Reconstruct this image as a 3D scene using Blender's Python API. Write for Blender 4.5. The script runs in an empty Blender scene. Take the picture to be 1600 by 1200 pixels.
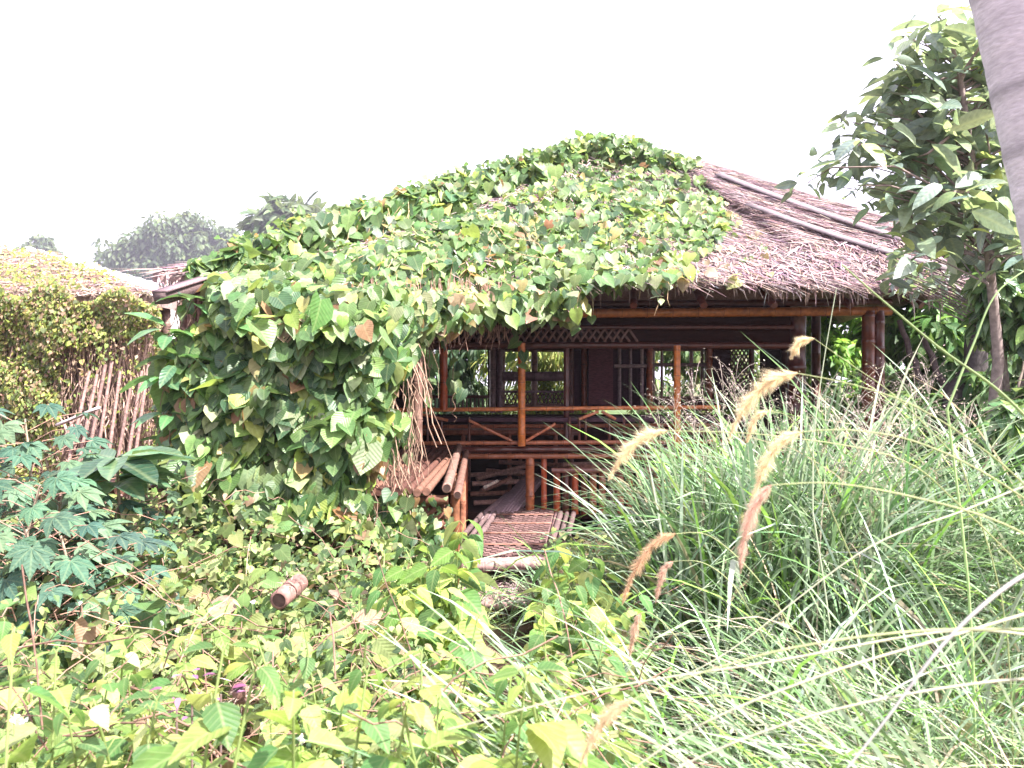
import bpy, math, random
import numpy as np
from mathutils import Vector
rng = np.random.default_rng(7)
random.seed(7)
R = math.radians
sc = bpy.context.scene
C = sc.collection

# ---------------------------------------------------------------- camera, world, sun
ZC = 2.3
F = 1200.0
cam_d = bpy.data.cameras.new("camera")
cam = bpy.data.objects.new("camera", cam_d)
C.objects.link(cam)
cam.location = (0, 0, ZC)
cam.rotation_euler = (R(90), 0, 0)
cam_d.sensor_width = 36
cam_d.lens = 27
cam_d.clip_start = 0.02
cam_d.clip_end = 2000
cam_d.dof.use_dof = True
cam_d.dof.focus_distance = 7.0
cam_d.dof.aperture_fstop = 5.6
sc.camera = cam

SUN_EL, SUN_AZ = 53.0, 120.0       # azimuth measured from +Y towards +X
world = bpy.data.worlds.new("World")
sc.world = world
world.use_nodes = True
wn = world.node_tree
wn.nodes.clear()
sky = wn.nodes.new("ShaderNodeTexSky")
sky.sky_type = 'NISHITA'
sky.sun_disc = False
sky.sun_elevation = R(SUN_EL)
sky.sun_rotation = R(SUN_AZ)
sky.air_density = 1.0
sky.dust_density = 6.0
sky.ozone_density = 1.0
mixw = wn.nodes.new("ShaderNodeMix")
mixw.data_type = 'RGBA'
mixw.inputs[0].default_value = 0.62      # thin bright cloud veil over the whole sky
mixw.inputs[7].default_value = (9.7, 9.0, 11.2, 1)
bg = wn.nodes.new("ShaderNodeBackground")
bg.inputs[1].default_value = 0.074
wo = wn.nodes.new("ShaderNodeOutputWorld")
wn.links.new(sky.outputs[0], mixw.inputs[6])
wn.links.new(mixw.outputs[2], bg.inputs[0])
wn.links.new(bg.outputs[0], wo.inputs[0])

sd = bpy.data.lights.new("sun", 'SUN')
sd.energy = 4.6
sd.angle = R(0.6)
sd.color = (1.0, 0.94, 0.89)
sun = bpy.data.objects.new("sun", sd)
C.objects.link(sun)
SD = Vector((math.sin(R(SUN_AZ)) * math.cos(R(SUN_EL)), math.cos(R(SUN_AZ)) * math.cos(R(SUN_EL)), math.sin(R(SUN_EL))))
sun.rotation_euler = SD.to_track_quat('Z', 'Y').to_euler()
sun.location = (0, 0, 30)

sc.view_settings.view_transform = 'Standard'
sc.view_settings.look = 'None'
sc.view_settings.gamma = 1
sc.view_settings.exposure = 2.22
sc.cycles.max_bounces = 8
sc.cycles.transmission_bounces = 5
sc.cycles.volume_bounces = 0
sc.cycles.use_denoising = True

HAZE = 0.0007

# ---------------------------------------------------------------- helpers
def AT(px, py, Y):
    return np.array([(px - 800.0) / F * Y, Y, ZC - (py - 600.0) / F * Y])

def lin(c):
    return np.array(c, float)

class Geo:
    def __init__(s):
        s.V = []; s.L = []; s.S = []; s.C = []; s.P = []; s.n = 0
    def add(s, V, F_, col, lp=None):
        V = np.asarray(V, float).reshape(-1, 3)
        n = len(V)
        s.V.append(V)
        if isinstance(F_, np.ndarray):
            s.L.append((F_ + s.n).ravel()); s.S.append(np.full(len(F_), F_.shape[1]))
        else:
            for f in F_:
                s.L.append(np.array(f) + s.n); s.S.append(np.array([len(f)]))
        col = np.asarray(col, float)
        if col.ndim == 1:
            col = np.tile(col[:3], (n, 1))
        s.C.append(col[:, :3])
        s.P.append(np.zeros((n, 3)) if lp is None else lp)
        s.n += n
        return s
    def build(s, name, mat, parent=None, smooth=True, local=False):
        me = bpy.data.meshes.new(name)
        if s.n:
            V = np.concatenate(s.V); L = np.concatenate(s.L).astype(np.int32); S = np.concatenate(s.S).astype(np.int32)
            me.vertices.add(len(V)); me.vertices.foreach_set('co', V.astype(np.float32).ravel())
            me.loops.add(len(L)); me.loops.foreach_set('vertex_index', L)
            me.polygons.add(len(S))
            st = np.zeros(len(S), np.int32); st[1:] = np.cumsum(S)[:-1]
            me.polygons.foreach_set('loop_start', st)
            try: me.polygons.foreach_set('loop_total', S)
            except Exception: pass
            me.polygons.foreach_set('use_smooth', np.full(len(S), smooth))
            a = me.attributes.new('col', 'FLOAT_COLOR', 'POINT')
            c = np.ones((len(V), 4), np.float32); c[:, :3] = np.clip(np.concatenate(s.C), 0.002, 1)
            a.data.foreach_set('color', c.ravel())
            b = me.attributes.new('lp', 'FLOAT_VECTOR', 'POINT')
            b.data.foreach_set('vector', np.concatenate(s.P).astype(np.float32).ravel())
            me.update(calc_edges=True)
            me.validate()
        me.materials.append(mat)
        o = bpy.data.objects.new(name, me)
        C.objects.link(o)
        if parent is not None:
            o.parent = parent
            if not local:
                w = Vector((0, 0, 0)); q = parent
                while q is not None:
                    w += q.location; q = q.parent
                o.location = -w
        return o

def empty(name, loc, label, cat, group=None, rz=0, kind=None):
    o = bpy.data.objects.new(name, None)
    C.objects.link(o)
    o.location = Vector([float(v) for v in loc]); o.rotation_euler = (0, 0, rz)
    o.empty_display_size = 0.1
    tag(o, label, cat, group, kind)
    return o

def tag(o, label=None, cat=None, group=None, kind=None):
    if label: o['label'] = label
    if cat: o['category'] = cat
    if group: o['group'] = group
    if kind: o['kind'] = kind
    return o

def copy_tree(o, parent=None):
    c = o.copy(); C.objects.link(c); c.parent = parent
    for ch in list(o.children):
        copy_tree(ch, c)
    return c

def nz(v):
    v = np.asarray(v, float)
    return v / (np.linalg.norm(v, axis=-1, keepdims=True) + 1e-9)

def wob(x, y, s=1.0, seed=0.0):
    return (np.sin(x * 1.7 * s + 1.3 * y * s + seed) + np.sin(2.3 * y * s - 0.9 * x * s + 2 + seed * 1.7) + 0.6 * np.sin(4.1 * x * s + seed * 3) * np.sin(3.7 * y * s + 1)) / 2.6

# ---------------------------------------------------------------- materials
def newmat(name):
    m = bpy.data.materials.new(name); m.use_nodes = True
    nt = m.node_tree; nt.nodes.clear()
    return m, nt, nt.nodes.new, nt.links.new

def leaf_mat(name, rough=0.5, trans=0.38, vein=0.5, spec=0.35, spots=0.25, tcol=(1.0, 1.0, 0.55)):
    m, nt, N, K = newmat(name)
    out = N("ShaderNodeOutputMaterial"); pr = N("ShaderNodeBsdfPrincipled"); tr = N("ShaderNodeBsdfTranslucent"); mx = N("ShaderNodeMixShader")
    at = N("ShaderNodeAttribute"); at.attribute_name = 'col'
    lp = N("ShaderNodeAttribute"); lp.attribute_name = 'lp'
    sep = N("ShaderNodeSeparateXYZ"); K(lp.outputs['Vector'], sep.inputs[0])
    ab = N("ShaderNodeMath"); ab.operation = 'ABSOLUTE'; K(sep.outputs[0], ab.inputs[0])
    mr = N("ShaderNodeMapRange"); mr.inputs[1].default_value = 0.012; mr.inputs[2].default_value = 0.045; mr.inputs[3].default_value = 1; mr.inputs[4].default_value = 0
    K(ab.outputs[0], mr.inputs[0])
    m1 = N("ShaderNodeMath"); m1.operation = 'MULTIPLY_ADD'; m1.inputs[1].default_value = -0.9; K(ab.outputs[0], m1.inputs[0]); K(sep.outputs[1], m1.inputs[2])
    m2 = N("ShaderNodeMath"); m2.operation = 'MULTIPLY'; m2.inputs[1].default_value = 46; K(m1.outputs[0], m2.inputs[0])
    m3 = N("ShaderNodeMath"); m3.operation = 'SINE'; K(m2.outputs[0], m3.inputs[0])
    mr2 = N("ShaderNodeMapRange"); mr2.inputs[1].default_value = 0.75; mr2.inputs[2].default_value = 1.0; mr2.inputs[3].default_value = 0; mr2.inputs[4].default_value = 0.55
    K(m3.outputs[0], mr2.inputs[0])
    mxx = N("ShaderNodeMath"); mxx.operation = 'MAXIMUM'; K(mr.outputs[0], mxx.inputs[0]); K(mr2.outputs[0], mxx.inputs[1])
    mv = N("ShaderNodeMath"); mv.operation = 'MULTIPLY'; mv.inputs[1].default_value = vein; K(mxx.outputs[0], mv.inputs[0])
    # vein colour = lighter leaf colour
    lt = N("ShaderNodeMix"); lt.data_type = 'RGBA'; lt.inputs[0].default_value = 0.35; lt.inputs[7].default_value = (0.55, 0.6, 0.3, 1); K(at.outputs['Color'], lt.inputs[6])
    tc = N("ShaderNodeTexCoord")
    no = N("ShaderNodeTexNoise"); no.inputs['Scale'].default_value = 30; no.inputs['Detail'].default_value = 3; K(tc.outputs['Object'], no.inputs['Vector'])
    rm = N("ShaderNodeMapRange"); rm.inputs[1].default_value = 0.3; rm.inputs[2].default_value = 0.7; rm.inputs[3].default_value = 0.78; rm.inputs[4].default_value = 1.22; K(no.outputs[0], rm.inputs[0])
    hs = N("ShaderNodeHueSaturation"); K(at.outputs['Color'], hs.inputs['Color']); K(rm.outputs[0], hs.inputs['Value'])
    vm = N("ShaderNodeMix"); vm.data_type = 'RGBA'; K(mv.outputs[0], vm.inputs[0]); K(hs.outputs[0], vm.inputs[6]); K(lt.outputs[2], vm.inputs[7])
    n2 = N("ShaderNodeTexNoise"); n2.inputs['Scale'].default_value = 70; n2.inputs['Detail'].default_value = 1; K(tc.outputs['Object'], n2.inputs['Vector'])
    r2 = N("ShaderNodeMapRange"); r2.inputs[1].default_value = 0.68; r2.inputs[2].default_value = 0.74; r2.inputs[3].default_value = 0; r2.inputs[4].default_value = spots; K(n2.outputs[0], r2.inputs[0])
    sm = N("ShaderNodeMix"); sm.data_type = 'RGBA'; sm.inputs[7].default_value = (0.16, 0.09, 0.045, 1); K(r2.outputs[0], sm.inputs[0]); K(vm.outputs[2], sm.inputs[6])
    K(sm.outputs[2], pr.inputs['Base Color'])
    pr.inputs['Roughness'].default_value = rough
    pr.inputs['Specular IOR Level'].default_value = spec
    bp = N("ShaderNodeBump"); bp.inputs['Strength'].default_value = 0.22; bp.inputs['Distance'].default_value = 0.004
    K(m3.outputs[0], bp.inputs['Height']); K(bp.outputs[0], pr.inputs['Normal'])
    tm = N("ShaderNodeMix"); tm.data_type = 'RGBA'; tm.blend_type = 'MULTIPLY'; tm.inputs[0].default_value = 1; tm.inputs[7].default_value = (tcol[0], tcol[1], tcol[2], 1)
    g = N("ShaderNodeGamma"); g.inputs[1].default_value = 0.72; K(sm.outputs[2], g.inputs[0]); K(g.outputs[0], tm.inputs[6]); K(tm.outputs[2], tr.inputs[0])
    mx.inputs[0].default_value = trans
    K(pr.outputs[0], mx.inputs[1]); K(tr.outputs[0], mx.inputs[2]); K(mx.outputs[0], out.inputs[0])
    return m

def attr_mat(name, rough=0.7, spec=0.3, nscale=20, stretch=(1, 1, 1), amount=0.35, bump=0.3, trans=0.0, coat=0.0):
    m, nt, N, K = newmat(name)
    out = N("ShaderNodeOutputMaterial"); pr = N("ShaderNodeBsdfPrincipled")
    at = N("ShaderNodeAttribute"); at.attribute_name = 'col'
    tc = N("ShaderNodeTexCoord"); mp = N("ShaderNodeMapping"); mp.inputs['Scale'].default_value = stretch
    K(tc.outputs['Object'], mp.inputs[0])
    no = N("ShaderNodeTexNoise"); no.inputs['Scale'].default_value = nscale; no.inputs['Detail'].default_value = 6; K(mp.outputs[0], no.inputs['Vector'])
    rm = N("ShaderNodeMapRange"); rm.inputs[1].default_value = 0.3; rm.inputs[2].default_value = 0.7; rm.inputs[3].default_value = 1 - amount; rm.inputs[4].default_value = 1 + amount; K(no.outputs[0], rm.inputs[0])
    hs = N("ShaderNodeHueSaturation"); K(at.outputs['Color'], hs.inputs['Color']); K(rm.outputs[0], hs.inputs['Value'])
    K(hs.outputs[0], pr.inputs['Base Color'])
    pr.inputs['Roughness'].default_value = rough; pr.inputs['Specular IOR Level'].default_value = spec
    if coat: pr.inputs['Coat Weight'].default_value = coat; pr.inputs['Coat Roughness'].default_value = 0.25
    bp = N("ShaderNodeBump"); bp.inputs['Strength'].default_value = bump; bp.inputs['Distance'].default_value = 0.01
    K(no.outputs[0], bp.inputs['Height']); K(bp.outputs[0], pr.inputs['Normal'])
    if trans:
        tr = N("ShaderNodeBsdfTranslucent"); mx = N("ShaderNodeMixShader"); mx.inputs[0].default_value = trans
        K(hs.outputs[0], tr.inputs[0]); K(pr.outputs[0], mx.inputs[1]); K(tr.outputs[0], mx.inputs[2]); K(mx.outputs[0], out.inputs[0])
    else:
        K(pr.outputs[0], out.inputs[0])
    return m

M_vine = leaf_mat("vine_leaf", rough=0.42, trans=0.44, vein=0.45, spec=0.45)
M_weed = leaf_mat("weed_leaf", rough=0.5, trans=0.5, vein=0.6, spec=0.3, spots=0.12)
M_cass = leaf_mat("cassava_leaf", rough=0.62, trans=0.3, vein=0.25, spec=0.15, spots=0.1)
M_small = leaf_mat("small_leaf", rough=0.5, trans=0.42, vein=0.3, spec=0.35, spots=0.25)
M_big = leaf_mat("broad_leaf", rough=0.33, trans=0.33, vein=0.35, spec=0.5, spots=0.15)
M_grass = attr_mat("grass_blade", rough=0.55, spec=0.25, nscale=40, amount=0.15, bump=0.1, trans=0.35)
M_straw = attr_mat("thatch_straw", rough=0.8, spec=0.15, nscale=30, amount=0.35, bump=0.4, trans=0.12)
M_bam = attr_mat("bamboo_varnished", rough=0.38, spec=0.5, nscale=18, amount=0.35, bump=0.15, coat=0.25)
M_oldbam = attr_mat("bamboo_weathered", rough=0.7, spec=0.25, nscale=25, amount=0.4, bump=0.4)
M_wood = attr_mat("old_wood", rough=0.85, spec=0.08, nscale=14, stretch=(1, 6, 6), amount=0.4, bump=0.4)
M_bark = attr_mat("bark", rough=0.9, spec=0.15, nscale=22, amount=0.35, bump=0.7)
M_palm = attr_mat("palm_bark", rough=0.85, spec=0.2, nscale=55, stretch=(.5, .5, 1.6), amount=0.16, bump=0.35)
M_plume = attr_mat("plume_bristle", rough=0.6, spec=0.3, nscale=20, amount=0.1, bump=0.0, trans=0.6)
M_soil = attr_mat("soil", rough=0.95, spec=0.1, nscale=3, amount=0.5, bump=0.8)
M_metal = attr_mat("white_sheet", rough=0.4, spec=0.5, nscale=2, amount=0.06, bump=0.05)
M_flower = attr_mat("petal", rough=0.6, spec=0.2, nscale=20, amount=0.1, bump=0.0, trans=0.3)

# ---------------------------------------------------------------- leaf templates: (V, F quads, lp)
def leaf_tpl(ys, ws, edy=None, fold=0.15, droop=0.25, serr=0.0, wave=0.0):
    n = len(ys); ys = np.array(ys, float); ws = np.array(ws, float)
    edy = np.zeros(n) if edy is None else np.array(edy, float)
    V = []; lp = []
    for i in range(n):
        w = ws[i]
        k = serr * (1 if i % 2 else -0.6) if 0 < i < n - 1 else 0
        wz = wave * math.sin(i * 1.9)
        for sx in (-1, 0, 1):
            x = sx * (w + (k * w)); y = ys[i] + (edy[i] if sx else 0) - (k * 0.12 if sx else 0)
            z = fold * abs(x) - droop * y * y + wz * abs(sx) * (1 if sx > 0 else -0.6)
            V.append((x, y, z)); lp.append((x, y, 0))
    Fq = []
    for i in range(n - 1):
        a = 3 * i
        Fq += [(a, a + 1, a + 4, a + 3), (a + 1, a + 2, a + 5, a + 4)]
    return np.array(V), np.array(Fq), np.array(lp)

T_heart = [leaf_tpl([0, .16, .4, .65, .85, 1.0], [.27, .45, .45, .3, .13, 0.005], [-.17, -.07, 0, 0, 0, 0], f, d, wave=w) for f, d, w in ((.25, .15, .02), (-.1, .3, .03), (.45, .1, .0), (.05, .35, .05), (.3, -.1, .02))]
T_ovate = []
for f, d, w in ((.2, .35, .01), (.05, .5, .012), (.35, .2, .01), (.1, .15, .015)):
    ys = np.linspace(0, 1, 13); ws = 0.37 * np.sin(np.pi * ys ** 0.66) ** 0.8 * (1 - 0.2 * ys); ws[0] = .01; ws[-1] = .004
    T_ovate.append(leaf_tpl(ys, ws, None, f, d, serr=0.05, wave=w))
T_lance = []
for f, d in ((.35, .35), (.2, .6), (.5, .15)):
    ys = np.linspace(0, 1, 7); ws = 0.17 * np.sin(np.pi * ys ** 0.85) ** 0.8; ws[0] = .01; ws[-1] = .004
    T_lance.append(leaf_tpl(ys, ws, None, f, d, wave=.01))
T_broad = []
for f, d in ((.3, .3), (.15, .55), (.4, .1)):
    ys = np.linspace(0, 1, 8); ws = 0.21 * np.sin(np.pi * ys ** 0.9) ** 0.75; ws[0] = .01; ws[-1] = .004
    T_broad.append(leaf_tpl(ys, ws, None, f, d, wave=.012))
T_tiny = [leaf_tpl([0, .5, 1], [.02, .28, .01], None, f, d) for f, d in ((.3, .2), (.0, .4))]
T_sm = [leaf_tpl([0, .18, .45, .75, 1.0], [.03, .24, .30, .17, .005], None, f, d, wave=.02) for f, d in ((.3, .3), (.05, .5), (.5, .1))]
T_strap = [leaf_tpl([0, .3, .7, 1], [.02, .06, .045, .002], None, .4, d) for d in (.3, .7)]

def palm_tpl(k=7, spread=115, w=1.35):
    V = []; Fq = []; lp = []; n = 0
    b = leaf_tpl(np.linspace(0, 1, 6), [.01, .09 * w, .15 * w, .16 * w, .09 * w, .004], None, .3, .35)
    for i in range(k):
        a = R(-spread + 2 * spread * i / (k - 1)); s = 1 - 0.35 * abs(i - (k - 1) / 2) / ((k - 1) / 2)
        c, si = math.cos(a), math.sin(a)
        v = b[0] * s; q = v.copy(); q[:, 0] = v[:, 0] * c + v[:, 1] * si; q[:, 1] = -v[:, 0] * si + v[:, 1] * c
        V.append(q); Fq.append(b[1] + n); lp.append(b[2]); n += len(q)
    return np.concatenate(V), np.concatenate(Fq), np.concatenate(lp)
T_palmate = [palm_tpl(7, 118), palm_tpl(6, 105), palm_tpl(5, 90)]

def put(g, tpls, P, Nn, T, S, COL, rg=rng):
    """place leaves: P positions, Nn normals, T tip directions, S sizes, COL (n,3)"""
    P = np.asarray(P, float); n = len(P)
    if n == 0: return
    Nn = nz(Nn); T = T - (T * Nn).sum(1, keepdims=True) * Nn; T = nz(T); X = np.cross(T, Nn)
    ids = rg.integers(0, len(tpls), n)
    for k, (V, Fq, lp) in enumerate(tpls):
        I = np.where(ids == k)[0]
        if len(I) == 0: continue
        sx = rg.uniform(.85, 1.15, len(I))
        W = (X[I][:, None, :] * (V[None, :, 0:1] * sx[:, None, None]) + T[I][:, None, :] * V[None, :, 1:2] + Nn[I][:, None, :] * V[None, :, 2:3]) * np.asarray(S)[I][:, None, None] + P[I][:, None, :]
        m = len(V)
        FF = (Fq[None] + (np.arange(len(I)) * m)[:, None, None]).reshape(-1, Fq.shape[1])
        g.add(W.reshape(-1, 3), FF, np.repeat(COL[I], m, axis=0), np.tile(lp, (len(I), 1)))

def pal(n, cols, wts, jit=0.18, rg=rng):
    cols = np.array(cols, float); w = np.array(wts, float); w /= w.sum()
    c = cols[rg.choice(len(cols), n, p=w)]
    return np.clip(c * (1 + rg.normal(0, jit, (n, 1))) * (1 + rg.normal(0, jit * .3, (n, 3))), 0.004, 0.9)

def blades(g, base, az, L, wid, th0, bend, col, nseg=7, pw=1.4, rg=rng):
    """ribbons: base (n,3), azimuth, length, width, start elevation, total bend (rad)"""
    n = len(base); L = np.asarray(L); t = np.linspace(0, 1, nseg + 1)
    P = np.zeros((n, nseg + 1, 3)); P[:, 0] = base
    h = np.stack([np.cos(az), np.sin(az), np.zeros(n)], 1)
    side = np.stack([-np.sin(az), np.cos(az), np.zeros(n)], 1)
    up = np.array([0, 0, 1.0])
    tw = rg.uniform(-.5, .5, n)
    nn = np.zeros((n, nseg + 1, 3))
    for i in range(nseg + 1):
        th = th0 - bend * t[i] ** pw
        d = h * np.cos(th)[:, None] + up * np.sin(th)[:, None]
        nn[:, i] = -h * np.sin(th)[:, None] + up * np.cos(th)[:, None]
        if i < nseg: P[:, i + 1] = P[:, i] + d * (L / nseg)[:, None]
    wv = (0.35 + 2.6 * t * (1 - t) ** 0.8); wv = np.clip(wv / wv.max(), .02, 1); wv[-1] = .03
    sd_ = side[:, None, :] * np.cos(tw)[:, None, None] + nn * np.sin(tw)[:, None, None]
    A = P - sd_ * (wid[:, None, None] * wv[None, :, None] * .5); B = P + sd_ * (wid[:, None, None] * wv[None, :, None] * .5)
    V = np.stack([A, B], 2).reshape(n, -1, 3); m = V.shape[1]
    f = np.array([(2 * i, 2 * i + 1, 2 * i + 3, 2 * i + 2) for i in range(nseg)])
    FF = (f[None] + (np.arange(n) * m)[:, None, None]).reshape(-1, 4)
    g.add(V.reshape(-1, 3), FF, np.repeat(col, m, axis=0))
    return P

def tube(g, pts, rad, col, sides=8, cap=True, hollow=False):
    pts = np.asarray(pts, float); n = len(pts)
    rad = np.full(n, rad) if np.isscalar(rad) else np.asarray(rad, float)
    d = np.gradient(pts, axis=0); d = nz(d)
    ref = np.array([0, 0, 1.0]) if abs(d[0][2]) < .9 else np.array([1.0, 0, 0])
    a = np.zeros((n, 3)); u = nz(np.cross(d[0], ref))
    V = []
    for i in range(n):
        u = nz(u - d[i] * np.dot(u, d[i])); v = np.cross(d[i], u)
        an = np.linspace(0, 2 * np.pi, sides, endpoint=False)
        V.append(pts[i] + rad[i] * (np.cos(an)[:, None] * u + np.sin(an)[:, None] * v))
    V = np.concatenate(V)
    f = []
    for i in range(n - 1):
        for k in range(sides):
            k2 = (k + 1) % sides
            f.append((i * sides + k, i * sides + k2, (i + 1) * sides + k2, (i + 1) * sides + k))
    col = np.asarray(col, float)
    if col.ndim == 2: cc = np.repeat(col, sides, axis=0)
    else: cc = col
    g.add(V, np.array(f), cc)
    if cap:
        g.add(V[:sides], [tuple(range(sides - 1, -1, -1))], col if col.ndim == 1 else col[0])
        g.add(V[-sides:], [tuple(range(sides))], col if col.ndim == 1 else col[-1])

def bamboo(g, p0, p1, r, col, sides=10, node=0.33, wobble=0.0):
    p0 = np.asarray(p0, float); p1 = np.asarray(p1, float); L = np.linalg.norm(p1 - p0); k = max(1, int(L / node))
    off = random.uniform(.15, .85)
    ts = [0.0]; rs = [r]; cs = [1.0]
    for i in range(k):
        t = (i + off) / k
        e = 0.010 / L
        if t - 2 * e <= 0.01 or t + 2 * e >= .99: continue
        ts += [t - 2 * e, t - e, t, t + e, t + 2.5 * e]; rs += [r * .985, r * 1.09, r * .99, r * 1.10, r]; cs += [1, 1.12, .45, 1.1, 1]
    ts.append(1.0); rs.append(r); cs.append(1.0)
    ts = np.array(ts); pts = p0[None] * (1 - ts[:, None]) + p1[None] * ts[:, None]
    if wobble:
        pts[:, 2] += np.sin(ts * 3.1) * wobble * L * .5
    c = np.array(col) * random.uniform(.8, 1.2)
    tube(g, pts, np.array(rs), np.outer(cs, c), sides)

def box(g, lo, hi, col):
    x0, y0, z0 = lo; x1, y1, z1 = hi
    V = [(x, y, z) for z in (z0, z1) for y in (y0, y1) for x in (x0, x1)]
    g.add(V, np.array([(0, 2, 3, 1), (4, 5, 7, 6), (0, 1, 5, 4), (2, 6, 7, 3), (0, 4, 6, 2), (1, 3, 7, 5)]), col)

def plank(g, p0, p1, w, th, col, up=(0, 0, 1), warp=0.0):
    p0 = np.asarray(p0, float); p1 = np.asarray(p1, float); d = nz(p1 - p0); s = nz(np.cross(d, up)); u = np.cross(s, d)
    n = 5; V = []
    for i in range(n):
        t = i / (n - 1); c = p0 * (1 - t) + p1 * t + u * warp * math.sin(t * 3.1)
        for a, b in ((-1, -1), (1, -1), (1, 1), (-1, 1)):
            V.append(c + s * a * w / 2 + u * b * th / 2)
    f = []
    for i in range(n - 1):
        for k in range(4):
            k2 = (k + 1) % 4; f.append((4 * i + k, 4 * i + 4 + k, 4 * i + 4 + k2, 4 * i + k2))
    f.append((0, 1, 2, 3)); f.append((4 * n - 1, 4 * n - 2, 4 * n - 3, 4 * n - 4))
    g.add(V, np.array(f), col)

def inpoly(x, y, poly):
    c = np.zeros(len(x), bool); n = len(poly); j = n - 1
    for i in range(n):
        xi, yi = poly[i]; xj, yj = poly[j]
        q = ((yi > y) != (yj > y)) & (x < (xj - xi) * (y - yi) / (yj - yi + 1e-9) + xi)
        c ^= q; j = i
    return c

def sample_poly(n, poly, rg=rng):
    xs = [p[0] for p in poly]; ys = [p[1] for p in poly]; ox = []; oy = []; t = 0
    while t < n:
        x = rg.uniform(min(xs), max(xs), n * 2); y = rg.uniform(min(ys), max(ys), n * 2); k = inpoly(x, y, poly)
        ox.append(x[k]); oy.append(y[k]); t += k.sum()
    return np.concatenate(ox)[:n], np.concatenate(oy)[:n]

def ATv(px, py, Y):
    return np.stack([(px - 800.0) / F * Y, Y, ZC - (py - 600.0) / F * Y], 1)

# ---------------------------------------------------------------- terrain
def H(x, y):
    x = np.asarray(x, float); y = np.asarray(y, float)
    t = np.clip((y - 1.8) / 3.2, 0, 1); t = t * t * (3 - 2 * t)
    h = .75 * (1 - t) + .22 * t
    left = np.clip((-x - 1.0) / 1.5, 0, 1) * np.clip((y - 2) / 2, 0, 1) * np.clip((9 - y) / 2, 0, 1)
    right = np.clip((x - 1.2) / 1.5, 0, 1) * np.clip((y - 2) / 2, 0, 1) * np.clip((9.5 - y) / 1.5, 0, 1)
    h = h + .22 * left + .15 * right
    return h + .05 * wob(x, y, 1.3)
ax = np.concatenate([-np.geomspace(400, 9, 14), np.linspace(-8.5, 8.5, 90), np.geomspace(9, 400, 14)])
ay = np.concatenate([-np.geomspace(60, 1.6, 8), np.linspace(-1.5, 16, 95), np.geomspace(17, 900, 16)])
gx, gy = np.meshgrid(ax, ay); gz = H(gx, gy)
nx, ny = len(ax), len(ay)
V = np.stack([gx.ravel(), gy.ravel(), gz.ravel()], 1)
ii = np.arange(ny - 1)[:, None] * nx + np.arange(nx - 1)[None]
FF = np.stack([ii, ii + 1, ii + nx + 1, ii + nx], -1).reshape(-1, 4)
gc = Geo(); cc = np.tile([.10, .07, .045], (len(V), 1)) * (1 + .3 * wob(V[:, 0:1], V[:, 1:2], 2.0)); cc[V[:, 1] > 17] = (.06, .09, .03)
gc.add(V, FF, cc)
tag(gc.build("ground", M_soil), kind='structure')

# ================================================================= THE HUT
hut = empty("bamboo_hut", (1.0, 10.2, .25), "large open bamboo hut with a hipped thatched roof, left half smothered in vines", "hut")
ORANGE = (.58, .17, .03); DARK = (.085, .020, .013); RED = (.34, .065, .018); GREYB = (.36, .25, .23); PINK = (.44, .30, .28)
STRAW = [(.29, .205, .205), (.20, .14, .15), (.40, .315, .32), (.125, .083, .095), (.31, .22, .19)]

eave = np.array([AT(238, 428, 7.0), AT(420, 434, 7.1), AT(600, 440, 7.6), AT(740, 440, 8.6), AT(900, 434, 9.1), AT(1200, 440, 9.1), AT(1400, 444, 8.95), AT(1490, 440, 8.8), AT(1610, 418, 8.8)])
ridge = np.array([AT(905, 240, 12.6), AT(920, 240, 12.8), AT(940, 240, 13), AT(955, 240, 13), AT(980, 240, 13), AT(1020, 243, 13), AT(1045, 247, 13), AT(1060, 250, 13), AT(1074, 252, 13)])
def roof(u, v):
    u = np.asarray(u, float); v = np.asarray(v, float); k = np.linspace(0, 1, 9)
    e = np.stack([np.interp(u, k, eave[:, i]) for i in range(3)], -1)
    r = np.stack([np.interp(u, k, ridge[:, i]) for i in range(3)], -1)
    p = e * (1 - v[..., None]) + r * v[..., None]
    p[..., 2] -= .10 * np.sin(v * np.pi) * (u < .7) + .22 * np.sin(v * np.pi) * np.clip(1 - u / .25, 0, 1)
    return p
RN = nz(np.array([0, -.62, .78]))
def grid_surface(g, fn, nu, nv, col, thick=0.07):
    u, v = np.meshgrid(np.linspace(0, 1, nu), np.linspace(0, 1, nv)); P = fn(u.ravel(), v.ravel())
    ii = (np.arange(nv - 1)[:, None] * nu + np.arange(nu - 1)[None])
    FF = np.stack([ii, ii + 1, ii + nu + 1, ii + nu], -1).reshape(-1, 4)
    P = P + rng.normal(0, .012, P.shape)
    c = np.tile(col, (len(P), 1)) * (1 + rng.normal(0, .12, (len(P), 1)))
    g.add(P, FF, c)
    Q = P.copy(); Q[:, 2] -= thick
    g.add(Q, FF[:, ::-1], c * .8)
    # close the eave edge
    e = np.arange(nu - 1)
    g.add(np.concatenate([P[:nu], Q[:nu]]), np.stack([e, e + nu, e + nu + 1, e + 1], 1), np.concatenate([c[:nu], c[:nu]]))
def rul(a, b, c, d):
    a, b, c, d = map(np.asarray, (a, b, c, d))
    return lambda u, v: (a * (1 - u[:, None]) + b * u[:, None]) * (1 - v[:, None]) + (c * (1 - u[:, None]) + d * u[:, None]) * v[:, None]
th = Geo()
grid_surface(th, roof, 90, 26, (.30, .21, .20))
BL = np.array([-3.4, 16.5, 3.5]); BR = np.array([6.4, 16.8, 3.5])
grid_surface(th, rul(eave[-1], BR, ridge[-1], ridge[-1] + (0.05, .05, 0)), 24, 12, (.30, .21, .20))
grid_surface(th, rul(BR, BL, ridge[-1] + (0, .1, 0), ridge[0] + (0, .1, 0)), 24, 12, (.30, .21, .20))
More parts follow.
